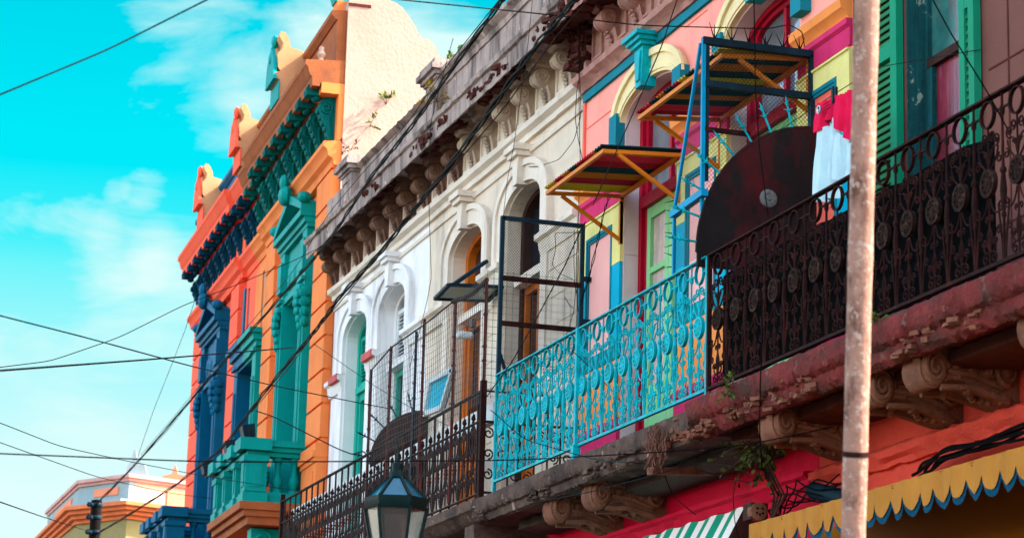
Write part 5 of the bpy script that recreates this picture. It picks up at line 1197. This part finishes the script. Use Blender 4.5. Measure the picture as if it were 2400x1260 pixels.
for i, (lb, pp) in enumerate((('tangled wire loop behind the dark framed mesh screen', ((1362, 545), (1300, 545), (1303, 580), (1294, 620), (1310, 640), (1345, 655), (1352, 690))),
                          ('slanting broken wire end behind the dark mesh screen', ((1323, 694), (1335, 715), (1346, 724), (1340, 745), (1330, 780), (1310, 800))),
                          ('fine vertical wire behind the dark mesh screen', ((1346, 540), (1345, 620), (1349, 680), (1346, 720))))):
    wire(lb, [aty(x, y, .45) for x, y in pp], .0055)
wire('long brown cable hanging across the pink arch and far awning', D((1595, -20, 17.2), (1587, 0, 17.2), (1550, 110, 17.6), (1527, 164, 18), (1495, 240, 18.2), (1458, 324, 18.4), (1425, 400, 18.6), (1390, 480, 18.8)), .008, 'darkwood')
wire('thick grey cable slanting over the dark mesh screen to the railing corner', [aty(1372, 520, .95), aty(1358, 545, .95), aty(1325, 620, .95), aty(1287, 690, .95), aty(1250, 760, .95), aty(1200, 847, .95), aty(1166, 893, .92), aty(1140, 930, .9)], .009, 'wireg')
wire('paired dark cables in front of the yellow bordered panel', D((1428, 460, 19), (1415, 500, 19), (1397, 580, 19), (1378, 660, 19), (1366, 693, 19), (1361, 715, 19)), .006, strands=2, tw=.012)
wire('black drop wire hanging in front of the rusted plate', D((1765, -20, 15.6), (1767, 0, 15.6), (1769, 110, 15.6), (1771, 220, 15.5), (1780, 350, 15.4), (1797, 480, 15.3), (1800, 505, 15.3)), .007)
wire('black drop wire hanging below the rusty railing', D((1786, 700, 15), (1786, 800, 15), (1782, 900, 15), (1780, 1000, 15), (1786, 1100, 15.2)), .008)
wire('dark wire slanting across the green shuttered window', D((2180, -20, 12.6), (2186, 0, 12.6), (2229, 79, 12.7), (2313, 214, 12.8), (2360, 300, 13)), .007)
wire('thin dark wire slanting across the turquoise ironwork', D((1340, 820, 19.2), (1390, 868, 19), (1440, 920, 18.6), (1480, 975, 18.2)), .006)
wire('sagging wire under the crumbling slab above the scroll consoles', D((1150, 960, 18), (1230, 1030, 18), (1400, 1078, 17.8), (1560, 1090, 17.5), (1640, 1070, 17.3)), .006, 'wireteal')
wire('grey wire rising under the slab edge to the crimson wall', D((1240, 1180, 17.2), (1400, 1148, 17.2), (1560, 1105, 17.2), (1640, 1082, 17.2), (1700, 1085, 17), (1760, 1110, 16.8)), .007, 'wireg')
wire('black wire curling over the crimson wall above the striped awning', D((1530, 1010, 17.6), (1560, 1120, 18), (1580, 1165, 18), (1630, 1205, 17.8)), .007)
wire('thin black wire crossing in front of the striped awning', D((1730, 1100, 15.2), (1718, 1160, 15.2), (1722, 1220, 15.2), (1732, 1262, 15.2)), .005)
wire('slack wire between the crimson wall and vine', D((1640, 1100, 16.6), (1700, 1120, 16.4), (1760, 1130, 16.2), (1800, 1105, 16)), .006)
# cable bundle on the coral wall
wire('thick dark cable bundle clipped along the coral wall above the scalloped awning', [aty(2450, 985, 0.40), aty(2400, 1008, 0.40), aty(2320, 1035, 0.39), aty(2250, 1058, 0.38), aty(2200, 1070, 0.38), aty(2170, 1095, 0.37), aty(2150, 1120, 0.36)], .018, strands=5, tw=.06, group=None, fq=.05)
wire('tangle of thin dark cables beside the corrugated conduit', [aty(1980, 1135, 0.41), aty(1920, 1150, 0.44), aty(1870, 1150, 0.42), aty(1845, 1165, 0.41), aty(1825, 1185, 0.46), aty(1815, 1210, 0.51), aty(1800, 1240, 0.51)], .01, strands=6, tw=.1, group=None, fq=.12)
p0, p1 = aty(1905, 1148, .4), aty(1985, 1168, .4)
mb = MB(); pts = [p0.lerp(p1, i / 40) for i in range(41)]; mb.tube(pts, [.05 + .006 * (i % 2) for i in range(41)], 12)
single('conduit', mb, M['black_iron'], 'ribbed black plastic conduit lying against the peeling coral wall', 'conduit', p0)
# electrical fitting
p = aty(1780, 1197, .55)
ef = thing('ceramic_fitting', 'round dusty electrical fitting with red holes beside the striped awning', 'electrical fitting', p)
mb = MB(); mb.lathe((0, 0, 0), [(.035, -.1), (.06, -.07), (.06, 0), (.04, .008)], 14, 'x'); mb.v = [(-q[0], q[1], q[2]) for q in mb.v]; mb.build('housing', M['console'], ef)
mb = MB()
for y_, z_ in ((.03, .03), (-.03, .03), (0, -.035), (-.035, -.02), (.035, -.02)): mb.lathe((-.01, y_ * .6, z_ * .6), [(.009, 0), (.009, .004)], 8, 'x')
mb.build('holes', M['rust'], ef)
MB().box(.02, .16, -.07, .05, -.05, .06).build('bracket_box', M['darkwood'], ef)

# =================================================================== PLANTS
def plant(label, p, n, spread, ls, mleaf, up=(0, .3, 1), name='weed', stemr=.004, mstem='dead'):
    rt = thing(name, label, 'plant', p); a = MB(); b = MB()
    for k in range(n):
        d = Vector((random.gauss(0, .6), random.gauss(0, .5), random.gauss(0, .5))) + Vector(up) * 1.0; d.normalize()
        L_ = spread * random.uniform(.4, 1); e = d * L_; mid = e * .5 + Vector((random.gauss(0, .1), random.gauss(0, .1), .1)) * spread * .4
        pts = [Vector((0, 0, 0)), mid, e]; b.tube(pts, [stemr, stemr * .7, stemr * .3], 5)
        for j in range(6):
            q = mid.lerp(e, j / 5) if j else mid; leaf(a, q, ls * random.uniform(.6, 1.2), ls * .3, d + Vector((random.gauss(0, .8), random.gauss(0, .8), random.gauss(0, .5))))
    b.build('stems', M[mstem], rt); a.build('leaves', M[mleaf] if isinstance(mleaf, str) else mleaf, rt); return rt
plant('sparse weed growing out of the white party wall, uppermost of three', atx(905, 245, 29.86), 6, .22, .07, 'leafg', (-.4, .2, .5))
plant('small weed growing low on the white party wall, left one', atx(868, 295, 29.86), 6, .2, .06, 'leafg', (-.4, .2, .4))
plant('dry weed at the foot of the white party wall beside the first grey pier', atx(822, 352, 29.6), 6, .18, .05, 'dead', (0, .2, .6))
plant('yellowing creeper clinging to the second grey parapet pier', Vector((24.3, .3, 9.35)), 10, .3, .06, 'leafy', (-.2, .3, .1))
plant('small green weed on top of the second grey parapet pier', Vector((24.5, .1, 9.86)), 7, .2, .06, 'leafg', (0, .1, 1))
plant('tufts of pale weed on the broken slab edge below the brown railing', aty(1722, 912, 1.0), 14, .14, .035, 'leafg', (0, .6, -.1))
plant('small weed on the slab edge behind the metal pole', aty(2062, 752, 1.0), 8, .08, .03, 'leafg', (0, .4, .6))
rt = plant('tangled olive vine hanging from the corner where crimson and coral walls meet', aty(1790, 1030, .75), 44, .38, .05, mat('dark_olive_vine_leaf', '#3a3d17', var=.5, vs=20, bump=0), (.1, .2, -.5), 'vine', .006, 'darkwood')
mb = MB()
o0 = aty(1790, 1030, .75)
for k in range(4): mb.tube([Vector((0, 0, 0)), aty(1790 + 6 * k, 1100, .7) - o0, aty(1815 + 8 * k, 1160, .62) - o0, aty(1800 - 4 * k, 1262, .58) - o0], [.009, .009, .008, .008], 6)
mb.build('trunk', M['darkwood'], rt)
# dead root clump hanging from the pink slab
rt = thing('dead_roots', 'clump of dry brown roots hanging from the edge of the grey slab', 'plant', aty(1545, 1040, 1.0)); mb = MB()
for k in range(60):
    a = Vector((random.gauss(0, .07), random.uniform(0, .05), random.uniform(.0, .14))); pts = [a]
    for j in range(4): pts.append(pts[-1] + Vector((random.gauss(0, .03), random.gauss(0, .012), -random.uniform(.02, .06))))
    mb.tube(pts, .004, 4)
mb.build('roots', M['dead'], rt)

# =================================================================== SKY, SUN, CAMERA
SUN_AZ, SUN_EL = math.atan2(-.955, -.295), math.radians(40)
w = bpy.data.worlds.new('World'); S.world = w; w.use_nodes = True
nt = w.node_tree; N = nt.nodes; L = nt.links
bg = N['Background']; bg.inputs['Strength'].default_value = .12
sky = N.new('ShaderNodeTexSky'); sky.sky_type = 'NISHITA'; sky.sun_disc = False
sky.sun_elevation = SUN_EL; sky.sun_rotation = PI / 2 - SUN_AZ; sky.air_density = 1; sky.dust_density = 1.5; sky.ozone_density = 1
tc = N.new('ShaderNodeTexCoord')
def vmath(op, a, b=None):
    n = N.new('ShaderNodeVectorMath'); n.operation = op
    if hasattr(a, 'links'): L.new(a, n.inputs[0])
    else: n.inputs[0].default_value = a
    if b is not None:
        if hasattr(b, 'links'): L.new(b, n.inputs[1])
        else: n.inputs[1].default_value = b
    return n
def maprange(v, a, b, c=0, d=1):
    n = N.new('ShaderNodeMapRange'); n.inputs[1].default_value = a; n.inputs[2].default_value = b; n.inputs[3].default_value = c; n.inputs[4].default_value = d; L.new(v, n.inputs[0]); return n.outputs[0]
def mixc(f, a, b, mode='MIX'):
    x = N.new('ShaderNodeMix'); x.data_type = 'RGBA'; x.blend_type = mode
    if isinstance(f, float): x.inputs[0].default_value = f
    else: L.new(f, x.inputs[0])
    for s, v in ((6, a), (7, b)):
        if isinstance(v, tuple): x.inputs[s].default_value = v
        else: L.new(v, x.inputs[s])
    return x.outputs[2]
SKYK = 1 / (.12 * 2 ** 2.95)
def skc(h):
    c = lin(h); return tuple(v * SKYK for v in c[:3]) + (1,)
dirv = tc.outputs['Generated']
sep = N.new('ShaderNodeSeparateXYZ'); L.new(dirv, sep.inputs[0])
deep = mixc(maprange(sep.outputs['Z'], .13, .23), skc('#e4ffff'), skc('#50f4fb'))
deep = mixc(maprange(sep.outputs['Z'], .22, .26), deep, skc('#00eafa'))
deep = mixc(maprange(sep.outputs['Z'], .27, .37), deep, skc('#00c8e2'))
mp = N.new('ShaderNodeMapping'); mp.inputs['Scale'].default_value = (9, 9, 26); mp.inputs['Rotation'].default_value = (.35, .0, .2); L.new(dirv, mp.inputs[0])
nz = N.new('ShaderNodeTexNoise'); nz.inputs['Scale'].default_value = 1.0; nz.inputs['Detail'].default_value = 8; nz.inputs['Roughness'].default_value = .6; nz.inputs['Distortion'].default_value = .4; L.new(mp.outputs[0], nz.inputs['Vector'])
def add(a, b_):
    n = N.new('ShaderNodeMath'); n.operation = 'ADD'; L.new(a, n.inputs[0]); L.new(b_, n.inputs[1]); return n.outputs[0]
tot = nz.outputs['Fac']
for px, py, rad, amt in ((40, 515, 110, .12), (180, 550, 110, .14), (310, 580, 120, .14), (420, 600, 120, .12), (470, 70, 170, .13), (640, 200, 150, .14), (540, 290, 120, .1), (760, 40, 150, .12), (1000, 80, 170, .16), (340, 440, 60, .12), (270, 440, 40, .14), (60, 120, 260, -.2), (120, 330, 200, -.16), (60, 680, 170, -.14), (330, 870, 260, .07), (150, 960, 200, .06)):
    d_ = vmath('DOT_PRODUCT', dirv, tuple(ray(px, py))).outputs['Value']
    tot = add(tot, maprange(d_, math.cos(rad / F), 1.0, 0, amt))
cl = maprange(tot, .47, .72)
cyan = mixc(cl, deep, skc('#ddfffd'))
vd = (R @ Vector((0, 0, -1))); vd2 = Vector((vd.x, vd.y + .12, vd.z)).normalized()
dt = vmath('DOT_PRODUCT', dirv, tuple(vd2)).outputs['Value']
mask = maprange(dt, .84, .95)
tint = mixc(1.0, sky.outputs[0], (1.12, .98, .84, 1), 'MULTIPLY')
fin = mixc(mask, tint, cyan)
L.new(fin, bg.inputs['Color'])
sl = bpy.data.lights.new('Sun', 'SUN'); sl.energy = 2.0; sl.angle = math.radians(.5); sl.color = (1, .93, .82)
so = bpy.data.objects.new('Sun', sl); COL.objects.link(so)
sd = Vector((math.cos(SUN_AZ) * math.cos(SUN_EL), math.sin(SUN_AZ) * math.cos(SUN_EL), math.sin(SUN_EL)))
so.rotation_euler = (-sd).to_track_quat('-Z', 'Y').to_euler(); so.location = sd * 50
cam = bpy.data.cameras.new('Camera'); co_ = bpy.data.objects.new('Camera', cam); COL.objects.link(co_)
cam.sensor_width = 36; cam.sensor_fit = 'HORIZONTAL'; cam.lens = 36 * F / 2400; cam.clip_start = .1; cam.clip_end = 3000
mw = R.to_4x4(); mw.translation = CAM; co_.matrix_world = mw
cam.dof.use_dof = True; cam.dof.focus_distance = 19.5; cam.dof.aperture_fstop = 5.0
S.camera = co_
S.view_settings.view_transform = 'Standard'; S.view_settings.look = 'None'; S.view_settings.gamma = 1; S.view_settings.exposure = 2.95
S.view_settings.use_curve_mapping = False
